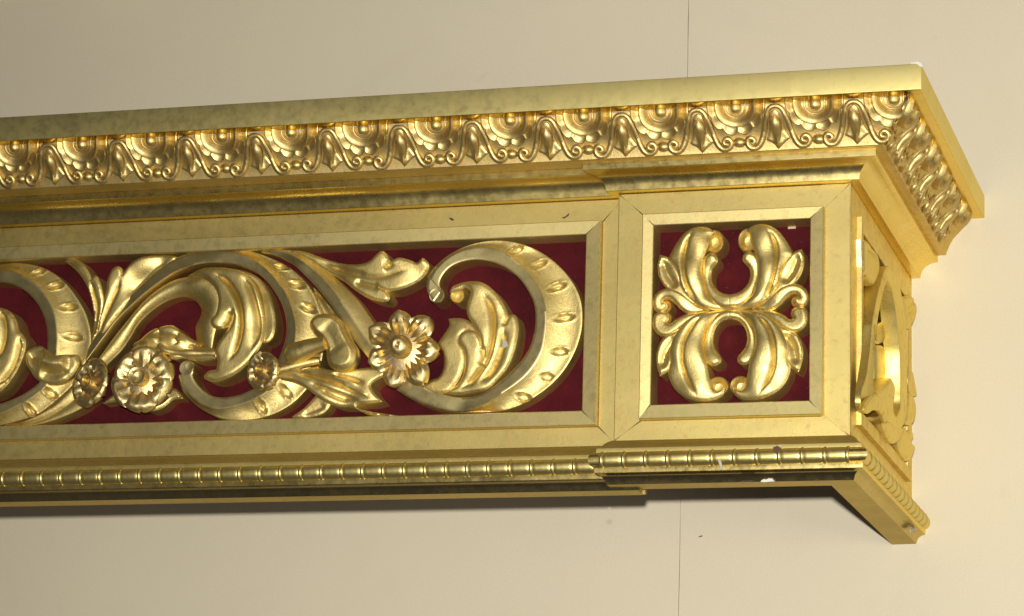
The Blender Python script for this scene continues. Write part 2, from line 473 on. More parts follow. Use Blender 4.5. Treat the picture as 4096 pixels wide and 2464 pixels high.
def sweep(prof, plan, closed_prof=False, caps=True):
    """profile [(d, z)] along a plan; plan = list of functions d -> (x, y)"""
    V = []; k = len(prof); Fc = []
    for fn in plan:
        for d, z in prof: x, y = fn(d); V.append((x, y, z))
    rng_ = range(k if closed_prof else k - 1)
    for i in range(len(plan) - 1):
        for j in rng_:
            q = (j + 1) % k
            Fc.append((i * k + j, i * k + q, (i + 1) * k + q, (i + 1) * k + j))
    if closed_prof and caps: Fc += [tuple(range(k)), tuple(range((len(plan) - 1) * k, len(plan) * k))]
    return np.array(V, float), Fc
def rounded(prof, r=.004, k=2):
    """ease the corners of an open profile"""
    P = [np.array(q, float) for q in prof]; out = [P[0]]
    for a, b, c in zip(P[:-2], P[1:-1], P[2:]):
        u, v = a - b, c - b; lu, lv = np.linalg.norm(u), np.linalg.norm(v)
        ang = math.acos(max(-1, min(1, (u @ v) / (lu * lv))))
        if ang > math.radians(150): out.append(b); continue
        q = min(r, lu * .35, lv * .35); s, e = b + u / lu * q, b + v / lv * q
        for t in np.linspace(0, 1, k + 2): out.append(s * (1 - t) ** 2 + 2 * b * t * (1 - t) + e * t * t)
    out.append(P[-1]); return [tuple(q) for q in out]

# ------------------------------------------------------------------ dimensions
D = 1.7073; DL = .073; DM = D - DL; HP = 1.077
XL = -5.6                                     # left end of what is modelled
PER = .3290; X_DART = .058                    # egg-and-dart repeat
BPER = .0942                                  # bead repeat

# ------------------------------------------------------------------ setting: wall
wall = mk('wall', box(-14, 8, .03, .2, -9, 9), FILLER, smooth=False); wall.location.z += Z0
wall['kind'] = 'structure'
def panel_geo(x0, x1, z0, z1, seam):
    """painted wall panel; the edge at the seam wavers a little"""
    zs = np.r_[z0, np.arange(-1.2, 3.6, .03), z1]; n = len(zs); r = np.random.default_rng(7 if seam > 0 else 11)
    j = np.convolve(r.normal(0, 1, n + 6), np.ones(7) / 7, 'valid') * .0018; j[0] = j[-1] = 0
    xa = np.full(n, x0) + (j if seam < 0 else 0); xb = np.full(n, x1) + (j if seam > 0 else 0)
    e = .0022 * (1 if seam > 0 else -1)
    V = []
    far, near = (xa, xb) if seam > 0 else (xb, xa)
    for x_, y_ in ((far, 0), (near - e, 0), (near - e * .3, .0008), (near, .0022), (near, .03)):
        V.append(np.stack([x_, np.full(n, y_), zs], 1))
    Fc = [(r_ * n + k, r_ * n + k + 1, (r_ + 1) * n + k + 1, (r_ + 1) * n + k) for r_ in range(4) for k in range(n - 1)]
    return np.concatenate(V), Fc
mk('wall_panel', panel_geo(-14, -1.1024, -9, 9, 1), WALL, wall, smooth=False)
mk('wall_panel', panel_geo(-1.1012, 8, -9, 9, -1), WALL, wall, smooth=False)
cor = mk('ceiling_cornice', sweep([(0, 2.825), (.05, 2.83), (.10, 2.90), (.22, 3.02), (.24, 3.3), (0, 3.3)], [lambda d: (-14, -d - .003), lambda d: (-3.9, -d - .003)], True), WALL)
cor.location.z += Z0; cor['kind'] = 'structure'

# ------------------------------------------------------------------ the pelmet
root = empty('gilded_pelmet', (0, 0, Z0))
root['label'] = 'carved gilded wooden pelmet with crimson velvet panels mounted on the cream wall'
root['category'] = 'pelmet'

corner = [lambda d: (d, -D - d), lambda d: (d, 0)]
main_left = lambda d: (XL, -D - d)
# crown board
LID = rounded([(-.10, 1.471), (.349, 1.471), (.349, 1.361), (.10, 1.361)], .003)
mk('crown_board', sweep(LID, [main_left] + corner), G_LID, root, 30)
mk('soffit', sweep([(.344, 1.3600), (.12, 1.3600)], [main_left] + corner), G_POLISH, root, 30)
mk('gap_filler', sweep([(.2755, 1.3602), (.2745, 1.3575), (.2705, 1.3570)], [lambda d: (XL, -D - d), lambda d: (d, -D - d)]), FILLER, root, 30)
# egg-and-dart bed: sloping cyma, then its flat lower fillet
EGGP = [(.272, 1.363), (.268, 1.345), (.252, 1.318), (.226, 1.292), (.203, 1.268), (.187, 1.242), (.175, 1.215), (.168, 1.199), (.166, 1.190)]
bed = mk('egg_and_dart_moulding', sweep(EGGP + [(.163, 1.187), (.06, 1.186)], [main_left] + corner), G_EGG, root, 30)
# cove moulding
COVE = [(.128, 1.190), (.128, 1.156)] + [(.122, 1.1535), (.104, 1.1505), (.086, 1.1445), (.070, 1.1345), (.057, 1.120), (.049, 1.103), (.0445, 1.083)] + [(.043, 1.0795), (-.02, 1.0785)]
pil_plan = [lambda d: (-1 - d, -DM + .15), lambda d: (-1 - d, -D - d)] + corner
mk('cove_moulding', sweep(rounded(COVE, .003), [lambda d: (XL, -DM - d), lambda d: (-.98, -DM - d)]), G_MOULD, root, 30)
mk('cove_moulding', sweep(rounded(COVE, .003), pil_plan), G_MOULD, root, 30)
# lower mouldings
LEDGE = [(-.02, .002), (.006, .002), (.020, -.006), (.034, -.018), (.043, -.032), (.058, -.038), (.060, -.060), (.050, -.075)]
FOOT = [(.050, -.100), (.063, -.1215), (.066, -.1235), (.064, -.1455), (.045, -.1462)]
FCOVE = [(.0635, -.1460), (.050, -.149), (.038, -.156), (.028, -.167), (.0225, -.186), (.021, -.1878)]
SOFFIT = [(.021, -.1880), (-.090, -.190), (-.094, -.186), (-.094, -.05)]
def sh(p, dz): return [(d, z + dz) for d, z in p]
DZB = -.0123
main_plan = [lambda d: (XL, -DM - d), lambda d: (-.98, -DM - d)]
mk('ledge_moulding', sweep(rounded(sh(LEDGE, DZB), .003), main_plan), G_FLAT, root, 30)
mk('ledge_moulding', sweep(rounded(LEDGE, .003), pil_plan), G_FLAT, root, 30)
mk('foot_moulding', sweep(rounded(sh(FOOT, DZB), .003), [lambda d: (XL, -DM - d), lambda d: (-.90, -DM - d)]), G_MOULD, root, 30)
mk('foot_moulding', sweep(rounded(FOOT, .003), pil_plan), G_MOULD, root, 30)
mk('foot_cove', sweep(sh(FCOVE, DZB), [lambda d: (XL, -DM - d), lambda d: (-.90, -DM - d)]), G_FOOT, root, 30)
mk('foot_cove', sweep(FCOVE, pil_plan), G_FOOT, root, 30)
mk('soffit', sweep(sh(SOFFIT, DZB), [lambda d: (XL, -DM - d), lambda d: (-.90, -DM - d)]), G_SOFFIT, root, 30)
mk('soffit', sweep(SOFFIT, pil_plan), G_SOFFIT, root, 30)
# bead rods
BR, BD = .0325, .0555
def rod_prof(dz): return [(BD + BR * math.cos(a), -.0905 + dz + BR * math.sin(a)) for a in np.linspace(-2.0, 2.0, 13)]
rod_m = mk('bead_moulding', sweep(rod_prof(DZB), main_plan), G_MOULD, root, 40)
rod_p = mk('bead_moulding', sweep(rod_prof(0), pil_plan), G_MOULD, root, 40)

def collar_geo():
    pr = [(-.0095, BR - .001), (-.0070, BR + .0022), (-.003, BR + .0046), (.001, BR + .0052), (.005, BR + .0030), (.0080, BR - .001)]
    th = np.linspace(-2.0, 2.0, 15); V = []; Fc = []
    for x, r in pr:
        for a in th: V.append((x, -r * math.cos(a), r * math.sin(a)))
    k = len(th)
    for i in range(len(pr) - 1):
        for j in range(k - 1): Fc.append((i * k + j, i * k + j + 1, (i + 1) * k + j + 1, (i + 1) * k + j))
    return np.array(V), Fc
def bead_geo():
    L = BPER / 2 - .0075; V = []; Fc = []
    th = np.linspace(-2.0, 2.0, 15); xs = np.array([-L, -L * .9, -L * .6, 0, L * .6, L * .9, L]); rr = np.array([-.0005, .0010, .0014, .0016, .0014, .0010, -.0005]) + BR
    for x, r in zip(xs, rr):
        for a in th: V.append((x, -r * math.cos(a), r * math.sin(a)))
    k = len(th)
    for i in range(len(xs) - 1):
        for j in range(k - 1): Fc.append((i * k + j, i * k + j + 1, (i + 1) * k + j + 1, (i + 1) * k + j))
    return np.array(V), Fc
col0 = mk('collar', collar_geo(), G_BEAD, rod_m, 50); bead0 = mk('bead', bead_geo(), G_BEAD, rod_m, 50)
used0 = set()
def put(src, loc, rz, parent):
    if src.name not in used0: o = src; used0.add(src.name)
    else: o = src.copy(); COL.objects.link(o)
    o.parent = parent; o.location = Vector(loc) * S; o.rotation_euler = (0, 0, rz); return o
x = -1.167
while x > XL + .1:
    put(col0, (x, -DM - BD, -.0905 + DZB), 0, rod_m); put(bead0, (x - BPER / 2, -DM - BD, -.0905 + DZB), 0, rod_m); x -= BPER
put(bead0, (-1.167 + BPER / 2, -DM - BD, -.0905 + DZB), 0, rod_m)
for k in range(12):
    xx = .005 - BPER * k
    put(col0, (xx, -D - BD, -.0905), 0, rod_p)
    if k < 11: put(bead0, (xx - BPER / 2, -D - BD, -.0905), 0, rod_p)
yy = -D + .03; P2 = .112
while yy < -.03:
    o = put(col0, (BD, yy, -.0905), math.pi / 2, rod_p); o.scale = (1.1, 1, 1)
    o = put(bead0, (BD, yy + P2 / 2, -.0905), math.pi / 2, rod_p); o.scale = (1.15, 1, 1)
    yy += P2

# ------------------------------------------------------------------ egg-and-dart units
pr = np.array(EGGP); ln = np.r_[0, np.cumsum(np.linalg.norm(np.diff(pr, axis=0), axis=1))]; LEN = ln[-1]
def egg_to3(A, h):
    b = A[:, 1]; bc = np.clip(b, 0, LEN)
    d = np.interp(bc, ln, pr[:, 0]); z = np.interp(bc, ln, pr[:, 1])
    e = 1e-2
    d1, z1 = np.interp(np.clip(bc + e, 0, LEN), ln, pr[:, 0]), np.interp(np.clip(bc + e, 0, LEN), ln, pr[:, 1])
    d0, z0 = np.interp(np.clip(bc - e, 0, LEN), ln, pr[:, 0]), np.interp(np.clip(bc - e, 0, LEN), ln, pr[:, 1])
    tx, tz = d1 - d0, z1 - z0; q = np.maximum(np.hypot(tx, tz), 1e-9); tx, tz = tx / q, tz / q
    d = d + (b - bc) * tx * (b < 0); z = z + (b - bc) * tz * (b < 0)
    nd, nz = -tz, tx
    h = h * 1.0
    return np.stack([A[:, 0], -(d + nd * h), z + nz * h], 1)
KX = PER / 745.0
def egg_ab(P):
    px, py = P[:, 0], P[:, 1]
    top = 364 - .0575 * (px - 1240); bot = top + 475
    v = (py - top) / (bot - top)
    return np.stack([(px - (1190 + 58 * v)) * KX, v * LEN], 1)
EG = Local(egg_ab, egg_to3)
EC = .5 * PER                                                  # egg centre from the dart
def ell(r, n=48, b0=.0):
    t = np.linspace(0, 2 * np.pi, n, endpoint=False); return np.stack([EC + r[0] * np.cos(t), b0 + r[1] * np.sin(t)], 1)
def ringgeo(rx, ry, b0, rt, h0, n=40):
    """half-round ring lying on the bed"""
    V, Fc = [], []; pf = [(-1.0, 0), (-.85, .55), (-.4, .95), (.1, 1), (.6, .75), (1.0, 0)]
    for u, hh in pf:
        V.append(egg_to3(ell((rx + u * rt, ry + u * rt), n, b0), np.full(n, h0 + hh * rt * 1.1)))
    for r in range(len(pf) - 1):
        for i in range(n):
            j = (i + 1) % n; Fc.append((r * n + i, r * n + j, (r + 1) * n + j, (r + 1) * n + i))
    return np.concatenate(V), Fc
parts = {}
B0 = .013
parts['egg'] = [lathe(EG, (EC, B0), dome_prof(.029, .026, .0), .95, 28), ringgeo(.043, .041, B0, .0048, .001)]
# cup: bowl that rises to a bright rim, round the egg
cup = []
nn = 48
for rx, ry, hh in [(.053, .050, .001), (.057, .054, .006), (.063, .060, .016), (.072, .069, .0265), (.081, .078, .0290), (.089, .086, .020), (.094, .090, .006), (.095, .091, 0)]:
    cup.append(egg_to3(ell((rx, ry), nn, B0 - .006), np.full(nn, hh)))
parts['cup'] = [(np.concatenate(cup), [(r * nn + i, r * nn + (i + 1) % nn, (r + 1) * nn + (i + 1) % nn, (r + 1) * nn + i) for r in range(7) for i in range(nn)])]
# scalloped shell below the cup
t = np.linspace(-.20, np.pi + .20, 90)
lob = np.abs(np.sin((t + .2) / (np.pi + .4) * np.pi * 6.0)) ** .6
RX = .114 + .008 * lob; RY = .112 + .026 * lob
edge = np.stack([EC + RX * np.cos(t), B0 - .012 + RY * np.sin(t)], 1)
shell = []
for f, hh in [(.62, .002), (.72, .0015), (.82, .004), (.91, .012), (.97, .0165), (1.0, .0150), (1.012, .008), (1.02, -.001)]:
    q = np.array([EC, B0 - .012]) + (edge - [EC, B0 - .012]) * f
    shell.append(egg_to3(q, np.full(len(q), hh) * (1 - .25 * (1 - lob) * (f > .8))))
k_ = len(t)
parts['scallop_shell'] = [(np.concatenate(shell), [(r * k_ + i, r * k_ + i + 1, (r + 1) * k_ + i + 1, (r + 1) * k_ + i) for r in range(7) for i in range(k_ - 1)])]
parts['bead'] = [lathe(EG, (EC, .80 * LEN), dome_prof(.029, .022, -.002), .78, 24)]
half = [(1190, 398), (1225, 402), (1262, 428), (1290, 480), (1318, 545), (1345, 625), (1378, 705), (1418, 768), (1462, 798), (1508, 790), (1534, 750), (1525, 708), (1490, 690), (1462, 712), (1466, 742), (1490, 748)]
hl = egg_ab(np.array(half, float)); hl = spl(hl, 60); hl[:, 0] -= hl[0, 0]
def scroll_tube(sgn):
    q = hl.copy(); q[:, 0] *= sgn
    n = len(q); s = np.linspace(0, 1, n)
    r = .0115 + .0030 * np.exp(-((s - .55) / .25) ** 2); r[-8:] *= np.linspace(1, .75, 8)
    hh = .007 + .009 * np.clip((s - .6) / .4, 0, 1)
    P3 = egg_to3(q, hh)
    return tube(P3, r, 10)
def volute(sgn):
    c = hl[-1].copy(); c[0] *= sgn
    return lathe(EG, c, dome_prof(.012, .024, 0), 1, 14)
parts['scroll'] = [scroll_tube(1), scroll_tube(-1), volute(1), volute(-1)]
dart_o = [(1245, 822, 1), (1205, 775), (1128, 735, 1), (1150, 640), (1150, 540), (1160, 460), (1196, 430), (1232, 455), (1258, 530), (1296, 640), (1350, 712, 1), (1290, 768)]
tl = egg_ab(np.array([(1240, 810), (1236, 720), (1228, 640), (1215, 560)], float))
dart_g = relief(EG, dart_o, .006, .004, .02, cre=[([(1243, 815), (1235, 700), (1222, 600)], .008, -.016)], step=.006, base=-.002, lip=.003)
q = np.linspace(0, 1, 14)
drop_c = egg_ab(np.array([(1197, 480), (1206, 540), (1224, 650), (1243, 800)], float)); drop_c = spl(drop_c, 14)
parts['dart'] = [dart_g, tube(egg_to3(drop_c, np.full(14, .008)), (.0265) * np.array([.30, .72, .93, 1, 1, .96, .89, .80, .70, .60, .52, .42, .30, .12]), 12)]
egg_src = {k: mk(k, v, G_EGG, bed, 45) for k, v in parts.items()}
used_e = set()
def unit(loc, rz, keep=None, clip=None):
    for k, s in egg_src.items():
        if keep and k not in keep: continue
        if k not in used_e and not clip: o = s; used_e.add(k)
        else: o = s.copy(); COL.objects.link(o)
        o.parent = bed; o.location = Vector(loc) * S; o.rotation_euler = (0, 0, rz)
        if not clip: o.scale = tuple(1 + rng.normal(0, .012) for _ in range(1)) + (1, 1 + rng.normal(0, .002)); o.location += Vector(rng.normal(0, .0022, 3) * (1, .4, .5)) * S
        if clip:                                               # cut at the mitre of the corner
            me = s.data.copy(); M = Matrix.Rotation(rz, 4, 'Z'); M.translation = o.location
            bm = bmesh.new(); bm.from_mesh(me); bm.transform(M)
            bmesh.ops.bisect_plane(bm, geom=bm.verts[:] + bm.edges[:] + bm.faces[:], plane_co=(0, -D * S, 0), plane_no=clip, clear_outer=True)
            if not len(bm.faces):
                bm.free(); bpy.data.objects.remove(o); continue
            bm.transform(M.inverted()); bm.to_mesh(me); bm.free(); o.data = me
kk = 0
while X_DART - PER * kk > XL:
    xx = X_DART - PER * kk
    unit((xx, -D, 0), 0, clip=(1, 1, 0) if kk == 0 else None); kk += 1
yy = -.02 - PER
ys = []
while yy > -D - .45: ys.append(yy); yy -= PER
for yy in ys: unit((-D + D, yy, 0), math.pi / 2, clip=(-1, -1, 0) if yy < -D + .2 else None)

# ------------------------------------------------------------------ frieze boards, panel mouldings
def frame(pl3, ox0, ox1, oz0, oz1, ix0, ix1, iz0, iz1, ho, hi, hb, name, mat, sides='TBLR', gap=.0001, bev=.0030):
    """four mitred pieces; outer edge at height ho, inner edge at hi, back at hb"""
    O = [(ox0, oz0), (ox1, oz0), (ox1, oz1), (ox0, oz1)]; I = [(ix0, iz0), (ix1, iz0), (ix1, iz1), (ix0, iz1)]
    for i, s in enumerate('BRTL'):
        if s not in sides: continue
        j = (i + 1) % 4
        a, b, c, d = [np.array(q, float) for q in (O[i], O[j], I[j], I[i])]
        u = (b - a) / np.linalg.norm(b - a); nrm = np.array([-u[1], u[0]])      # inward
        a, b = a + u * gap, b - u * gap; c, d = c - u * gap, d + u * gap
        k = [a, b, c, d]; hh = [ho, ho, hi, hi]
        cen = sum(k) / 4
        ins = []
        for q, p_ in enumerate(k):
            e = (u if q in (0, 3) else -u) * bev * .16 + (nrm if q < 2 else -nrm) * bev
            ins.append(p_ + e)
        V = [pl3(*q, hb) for q in k] + [pl3(*q, h_ - bev * .8) for q, h_ in zip(k, hh)] + [pl3(*q, h_) for q, h_ in zip(ins, hh)]
        Fc = [(8, 9, 10, 11), (3, 2, 1, 0)]
        for r in range(2):
            for q in range(4):
                w_ = (q + 1) % 4; Fc.append((r * 4 + q, r * 4 + w_, r * 4 + 4 + w_, r * 4 + 4 + q))
        mk(name, (np.array(V), Fc), mat, root, 25)
mainp = lambda a, b, h: (a, -DM - h, b)
pilp = lambda a, b, h: (a, -D - h, b)
sidep = lambda a, b, h: (h + .003, a, b)
MX1o, MX1i, MZ0o, MZ0i, MZ1o, MZ1i = -1.088, -1.153, .080, .145, .978, .918
frame(mainp, XL, -1.0, DZB * .5, HP, XL + .4, MX1o, MZ0o, MZ1o, 0, 0, -.12, 'frieze_board', G_FLAT, 'TBR')
frame(mainp, XL + .4, MX1o, MZ0o, MZ1o, XL + .47, MX1i, MZ0i, MZ1i, .034, .029, -.12, 'panel_moulding', G_RING, 'TBR')
PX0, PX1, PZ0, PZ1 = -.884, -.107, .086, .974
frame(pilp, -1, 0, 0, HP, PX0, PX1, PZ0, PZ1, 0, 0, -.12, 'frieze_board', G_FLAT)
frame(pilp, PX0, PX1, PZ0, PZ1, -.836, -.163, .146, .923, .040, .035, -.12, 'panel_moulding', G_RING)
SY0, SY1 = -1.555, -.17
frame(sidep, -D + .001, 0, 0, HP, SY0, SY1, .075, .972, 0, 0, -.12, 'frieze_board', G_SIDE)
frame(sidep, SY0, SY1, .075, .972, SY0 + .05, SY1 - .07, .135, .915, .023, .020, -.205, 'panel_moulding', G_SIDE)
mk('block_side', box(-1.002, -.985, -D + .004, -DM + .1, .003, HP - .003), G_FLAT, root, smooth=False)
YVM = -DM + .095; YVP = -D + .095; XVS = -.20
mk('velvet_panel', box(XL, -1.05, YVM, YVM + .03, .03, 1.02), VELVET, root, smooth=False)
mk('velvet_panel', box(-.93, -.06, YVP, YVP + .03, .03, 1.02), VELVET, root, smooth=False)
mk('back_board', box(XVS - .03, XVS, -D + .10, -.01, .01, 1.06), BACK, root, smooth=False)

# ------------------------------------------------------------------ carved scrollwork of the long panel
K8 = 800 / 1484.0
P1, P2_, P3, P4 = [Front(YVM, (ox, 950, K8)) for ox in (0, 600, 1100, 1600)]
P5 = Front(YVP, (2500, 800, 800 / 1319.0))
def cen(pl, x, y, h): return pl.ab([(x, y)], h)[0]
def knob_prof(r, h, dish=.012):
    return [(r, 0), (r, h - .012), (r * .97, h - .004), (r * .88, h), (r * .72, h - dish * .25), (r * .4, h - dish), (r * .05, h - dish * 1.1)]
SC = .029; SD = .0150                                             # half size of a dent

# right-hand C scroll
inner = [(60, 1040), (150, 1095), (260, 1150), (380, 1183), (500, 1190), (610, 1165), (700, 1110), (785, 1040), (855, 970), (920, 895), (970, 805), (1000, 700), (1010, 590), (995, 480), (950, 385), (880, 292), (790, 222), (680, 176), (560, 160), (450, 178), (370, 215), (320, 265), (292, 318), (290, 360), (305, 390)]
ridge = [(-20, 1125), (80, 1185), (200, 1238), (320, 1272), (440, 1288), (545, 1270), (660, 1215), (760, 1152), (850, 1092), (940, 1015), (1010, 925), (1055, 830), (1076, 715), (1085, 590), (1066, 470), (1020, 362), (950, 262), (850, 166), (740, 98), (640, 72), (540, 76), (440, 104), (345, 160), (270, 230), (222, 300)]
outer = [(-22, 1128), (78, 1190), (198, 1244), (320, 1279), (440, 1295), (560, 1294), (680, 1289), (790, 1274), (905, 1232), (1030, 1158), (1140, 1068), (1230, 958), (1300, 830), (1340, 700), (1350, 590), (1340, 478), (1298, 368), (1220, 260), (1120, 166), (1000, 90), (880, 46), (760, 26), (640, 30), (520, 56), (430, 94)]
outer_k = outer + [(335, 152), (258, 222), (208, 296)]
rh = [.112] * 5 + [.126] * 14 + [.122] * 6
band = mk('scroll_band', loft(P4, [(ridge, rh), (outer_k, [.105] * 6 + [.086] * 14 + [.112] * 8)], [-.10], n=420, div=12, half=True,
   dents=[(865, 97, SC, SD * .8), (1025, 195, SC, SD), (1160, 362, SC * 1.1, SD), (1215, 592, SC * 1.15, SD), (1180, 842, SC, SD), (1085, 1028, SC * .8, SD), (915, 1180, SC * .9, SD)]), G_CARVE, root)
mk('scroll_fillet', [loft(P4, [(inner, .120), (ridge, rh)], n=420, div=5),
   loft(P4, [([(305, 392), (285, 350), (290, 318), (320, 262)], .118), ([(250, 470), (205, 400), (206, 320), (260, 222)], .121)], n=20, div=4),
   lathe(P4, cen(P4, 270, 428, .12), knob_prof(.036, .121, .004))], G_FILLET, band)
# long stem from the arch to behind the big flower
sl = [(-100, 105), (-20, 118), (60, 150), (150, 205), (250, 300), (350, 410), (430, 512), (510, 640), (600, 775), (700, 900)]
sm = [(-90, 92), (0, 96), (90, 118), (190, 168), (290, 245), (390, 345), (475, 450), (550, 550), (640, 690), (760, 840)]
sr = [(-50, 88), (60, 92), (160, 108), (260, 150), (350, 215), (430, 290), (520, 375), (600, 455), (690, 580), (790, 720)]
stem = mk('scroll_stem', loft(P3, [(sm, [.106] * 3 + [.124] * 7), (sr, [.100] * 3 + [.098] * 7)], [.04], n=160, div=8), G_CARVE, root)
mk('scroll_fillet', loft(P3, [(sl, [.100] * 3 + [.118] * 7), (sm, [.106] * 3 + [.124] * 7)], n=160, div=4), G_FILLET, stem)
# middle scroll
inner = [(-474, 912), (-430, 850), (-345, 735), (-250, 610), (-140, 500), (-40, 410), (80, 318), (200, 243), (350, 196), (500, 184), (640, 196), (760, 237), (860, 311), (930, 400), (985, 500), (1014, 610), (1015, 720), (990, 820), (945, 930), (880, 1040), (800, 1106), (720, 1150), (620, 1182), (520, 1191), (440, 1172), (375, 1125), (330, 1070), (310, 1020), (318, 985)]
ridge = [(-476, 905), (-445, 815), (-350, 665), (-250, 545), (-150, 440), (-60, 355), (60, 245), (200, 158), (350, 114), (500, 104), (640, 116), (755, 160), (860, 232), (945, 330), (1012, 430), (1053, 540), (1076, 650), (1074, 760), (1050, 870), (1000, 1000), (880, 1135), (770, 1205), (660, 1245), (560, 1268), (460, 1268), (370, 1230), (295, 1170), (240, 1100), (214, 1020)]
outer = [(-477, 902), (-448, 808), (-352, 660), (-252, 540), (-152, 434), (-62, 349), (58, 239), (198, 151), (350, 108), (500, 98), (660, 96), (800, 122), (920, 168), (1030, 225), (1120, 300), (1190, 385), (1240, 490), (1275, 610), (1285, 740), (1275, 880), (1235, 1020), (1160, 1120), (1050, 1230), (930, 1300), (800, 1340), (660, 1350), (540, 1342), (420, 1292), (310, 1212), (240, 1125), (208, 1030)]
rh = [.110] * 9 + [.124] * 12 + [.120] * 7
band = mk('scroll_band', loft(P2_, [(ridge, rh), (outer, [.105] * 9 + [.084] * 15 + [.100] * 6)], [-.10], n=420, div=12, half=True,
   dents=[(970, 212, SC, SD * .8), (1085, 345, SC, SD), (1172, 522, SC, SD), (1005, 1140, SC, SD), (825, 1250, SC, SD)]), G_CARVE, root)
mk('scroll_fillet', [loft(P2_, [(inner, .118), (ridge, rh)], n=420, div=5), lathe(P2_, cen(P2_, 268, 968, .12), knob_prof(.036, .120, .002)), lathe(P2_, cen(P2_, 292, 955, .12), knob_prof(.022, .121, .002))], G_FILLET, band)
# left scroll (runs out of the picture)
inner = [(-330, 520), (-300, 420), (-210, 350), (-100, 325), (0, 328), (90, 342), (170, 380), (250, 450), (310, 540), (345, 640), (356, 750), (352, 860), (345, 960), (300, 1070), (200, 1150), (100, 1202), (0, 1238), (-120, 1255)]
ridge = [(-420, 520), (-380, 390), (-270, 290), (-130, 245), (0, 243), (90, 252), (180, 290), (270, 352), (340, 430), (392, 520), (416, 620), (425, 740), (415, 870), (390, 1000), (340, 1100), (250, 1180), (130, 1250), (0, 1312), (-120, 1335)]
outer = [(-430, 515), (-390, 380), (-280, 270), (-140, 215), (0, 203), (100, 192), (200, 199), (300, 222), (400, 272), (490, 350), (560, 440), (620, 540), (657, 650), (670, 760), (650, 870), (600, 980), (530, 1095), (450, 1172), (370, 1240), (270, 1310), (150, 1352), (0, 1388), (-120, 1395)]
rh = [.112] * 4 + [.124] * 10 + [.118] * 5
band = mk('scroll_band', loft(P1, [(ridge, rh), (outer, .086)], [-.10], n=360, div=12, half=True,
   dents=[(280, 255, SC, SD * .9), (410, 357, SC, SD), (510, 515, SC, SD), (545, 737, SC * 1.1, SD), (375, 1155, SC, SD), (225, 1285, SC, SD)]), G_CARVE, root)
mk('scroll_fillet', loft(P1, [(inner, .118), (ridge, rh)], n=360, div=5), G_FILLET, band)
# strands running under the small flowers at lower left
mk('leaf_strand', loft(P1, [([(560, 1090), (480, 1180), (390, 1260), (280, 1325), (150, 1375), (40, 1394)], .098), ([(620, 1110), (540, 1210), (430, 1290), (320, 1348), (200, 1384), (60, 1398)], .085), ([(700, 1190), (600, 1265), (470, 1325), (330, 1372), (210, 1394), (80, 1400)], .092)], [.10, .12], n=70, div=6), G_CARVE, root)

# tall twin leaves
mk('tall_leaf', relief(P1, [(478, 172, 1), (520, 156), (575, 168), (632, 212), (672, 272), (690, 318, 1), (722, 292), (750, 330), (770, 400), (776, 470), (765, 560), (735, 680), (690, 800), (655, 890, 1), (680, 740), (700, 610), (690, 480), (668, 385), (620, 300), (560, 235)], .095, .012, .03,
   cre=[([(690, 316), (700, 400), (720, 520), (690, 760)], .010, .014)], hp=[(500, 170, .085), (620, 260, .11), (740, 340, .12), (740, 560, .10), (670, 840, .09)]), G_CARVE, root)
mk('tall_leaf', relief(P1, [(655, 892, 1), (715, 720), (755, 580), (778, 480), (800, 390), (815, 305), (850, 240), (884, 222), (912, 240), (918, 285, 1), (965, 215), (1030, 165), (1120, 140), (1240, 131), (1308, 142, 1), (1290, 168), (1250, 192), (1180, 250), (1080, 345), (975, 455), (880, 570), (795, 685), (725, 795)], .11, .014, .035,
   cre=[([(915, 285), (885, 360), (830, 480), (760, 640), (690, 820)], .010, .014), ([(1280, 150), (1160, 215), (1040, 320), (930, 450)], .03, .012)], hp=[(870, 235, .13), (1240, 140, .10), (1050, 190, .13), (1080, 330, .085), (780, 560, .12), (670, 870, .09)]), G_CARVE, root)

# acanthus in the middle scroll
mk('acanthus_leaf', loft(P2_, [([(-440, 985), (-372, 890), (-255, 730), (-160, 610), (-40, 470), (70, 380), (185, 318), (290, 296), (385, 300), (450, 338), (500, 405), (526, 490), (520, 570), (490, 660), (470, 740), (455, 830)], [.098] * 8 + [.115] * 8),
   ([(-405, 1030), (-330, 950), (-210, 830), (-150, 740), (-90, 640), (5, 545), (120, 470), (215, 438), (305, 444), (358, 485), (386, 540), (372, 600), (342, 660), (346, 730), (355, 790), (385, 832)], .078)], [.16], n=160, div=12), G_CARVE, root)
mk('acanthus_leaf', relief(P2_, [(280, 284, 1), (340, 255), (400, 236), (490, 232), (590, 238), (690, 262), (770, 330), (818, 430), (840, 540), (850, 650), (838, 770), (800, 850), (740, 930), (660, 1000), (570, 1048), (480, 1068), (405, 1040), (430, 1000), (500, 985, 1), (512, 920), (497, 850), (522, 790), (572, 722), (604, 645), (627, 556, 1), (602, 640), (562, 680), (512, 686), (477, 655), (480, 618), (508, 585), (524, 515), (522, 440), (482, 352), (400, 292)], .115, .020, .05,
   cre=[([(480, 268), (572, 325), (642, 420), (682, 520), (692, 620), (682, 720), (648, 830), (590, 940)], .0085, .026), ([(690, 275), (755, 380), (795, 500), (810, 620), (800, 740), (750, 860)], .014, .018), ([(627, 556), (600, 642), (560, 690)], .014, .02)],
   hp=[(300, 270, .105), (450, 310, .14), (560, 400, .14), (510, 650, .155), (620, 700, .135), (760, 560, .155), (835, 600, .105), (540, 960, .13), (460, 1050, .115), (700, 930, .125), (400, 300, .13)], step=.005), G_CARVE, root)
mk('acanthus_leaf', relief(P2_, [(640, 240, 1), (730, 262), (806, 305), (872, 392), (912, 490), (936, 600), (937, 700), (915, 762), (872, 792), (832, 772, 1), (848, 690), (846, 580), (826, 480), (780, 370), (715, 295)], .080, .010, .03, hp=[(680, 255, .085), (840, 380, .08), (890, 560, .095), (880, 770, .105)]), G_CARVE, root)

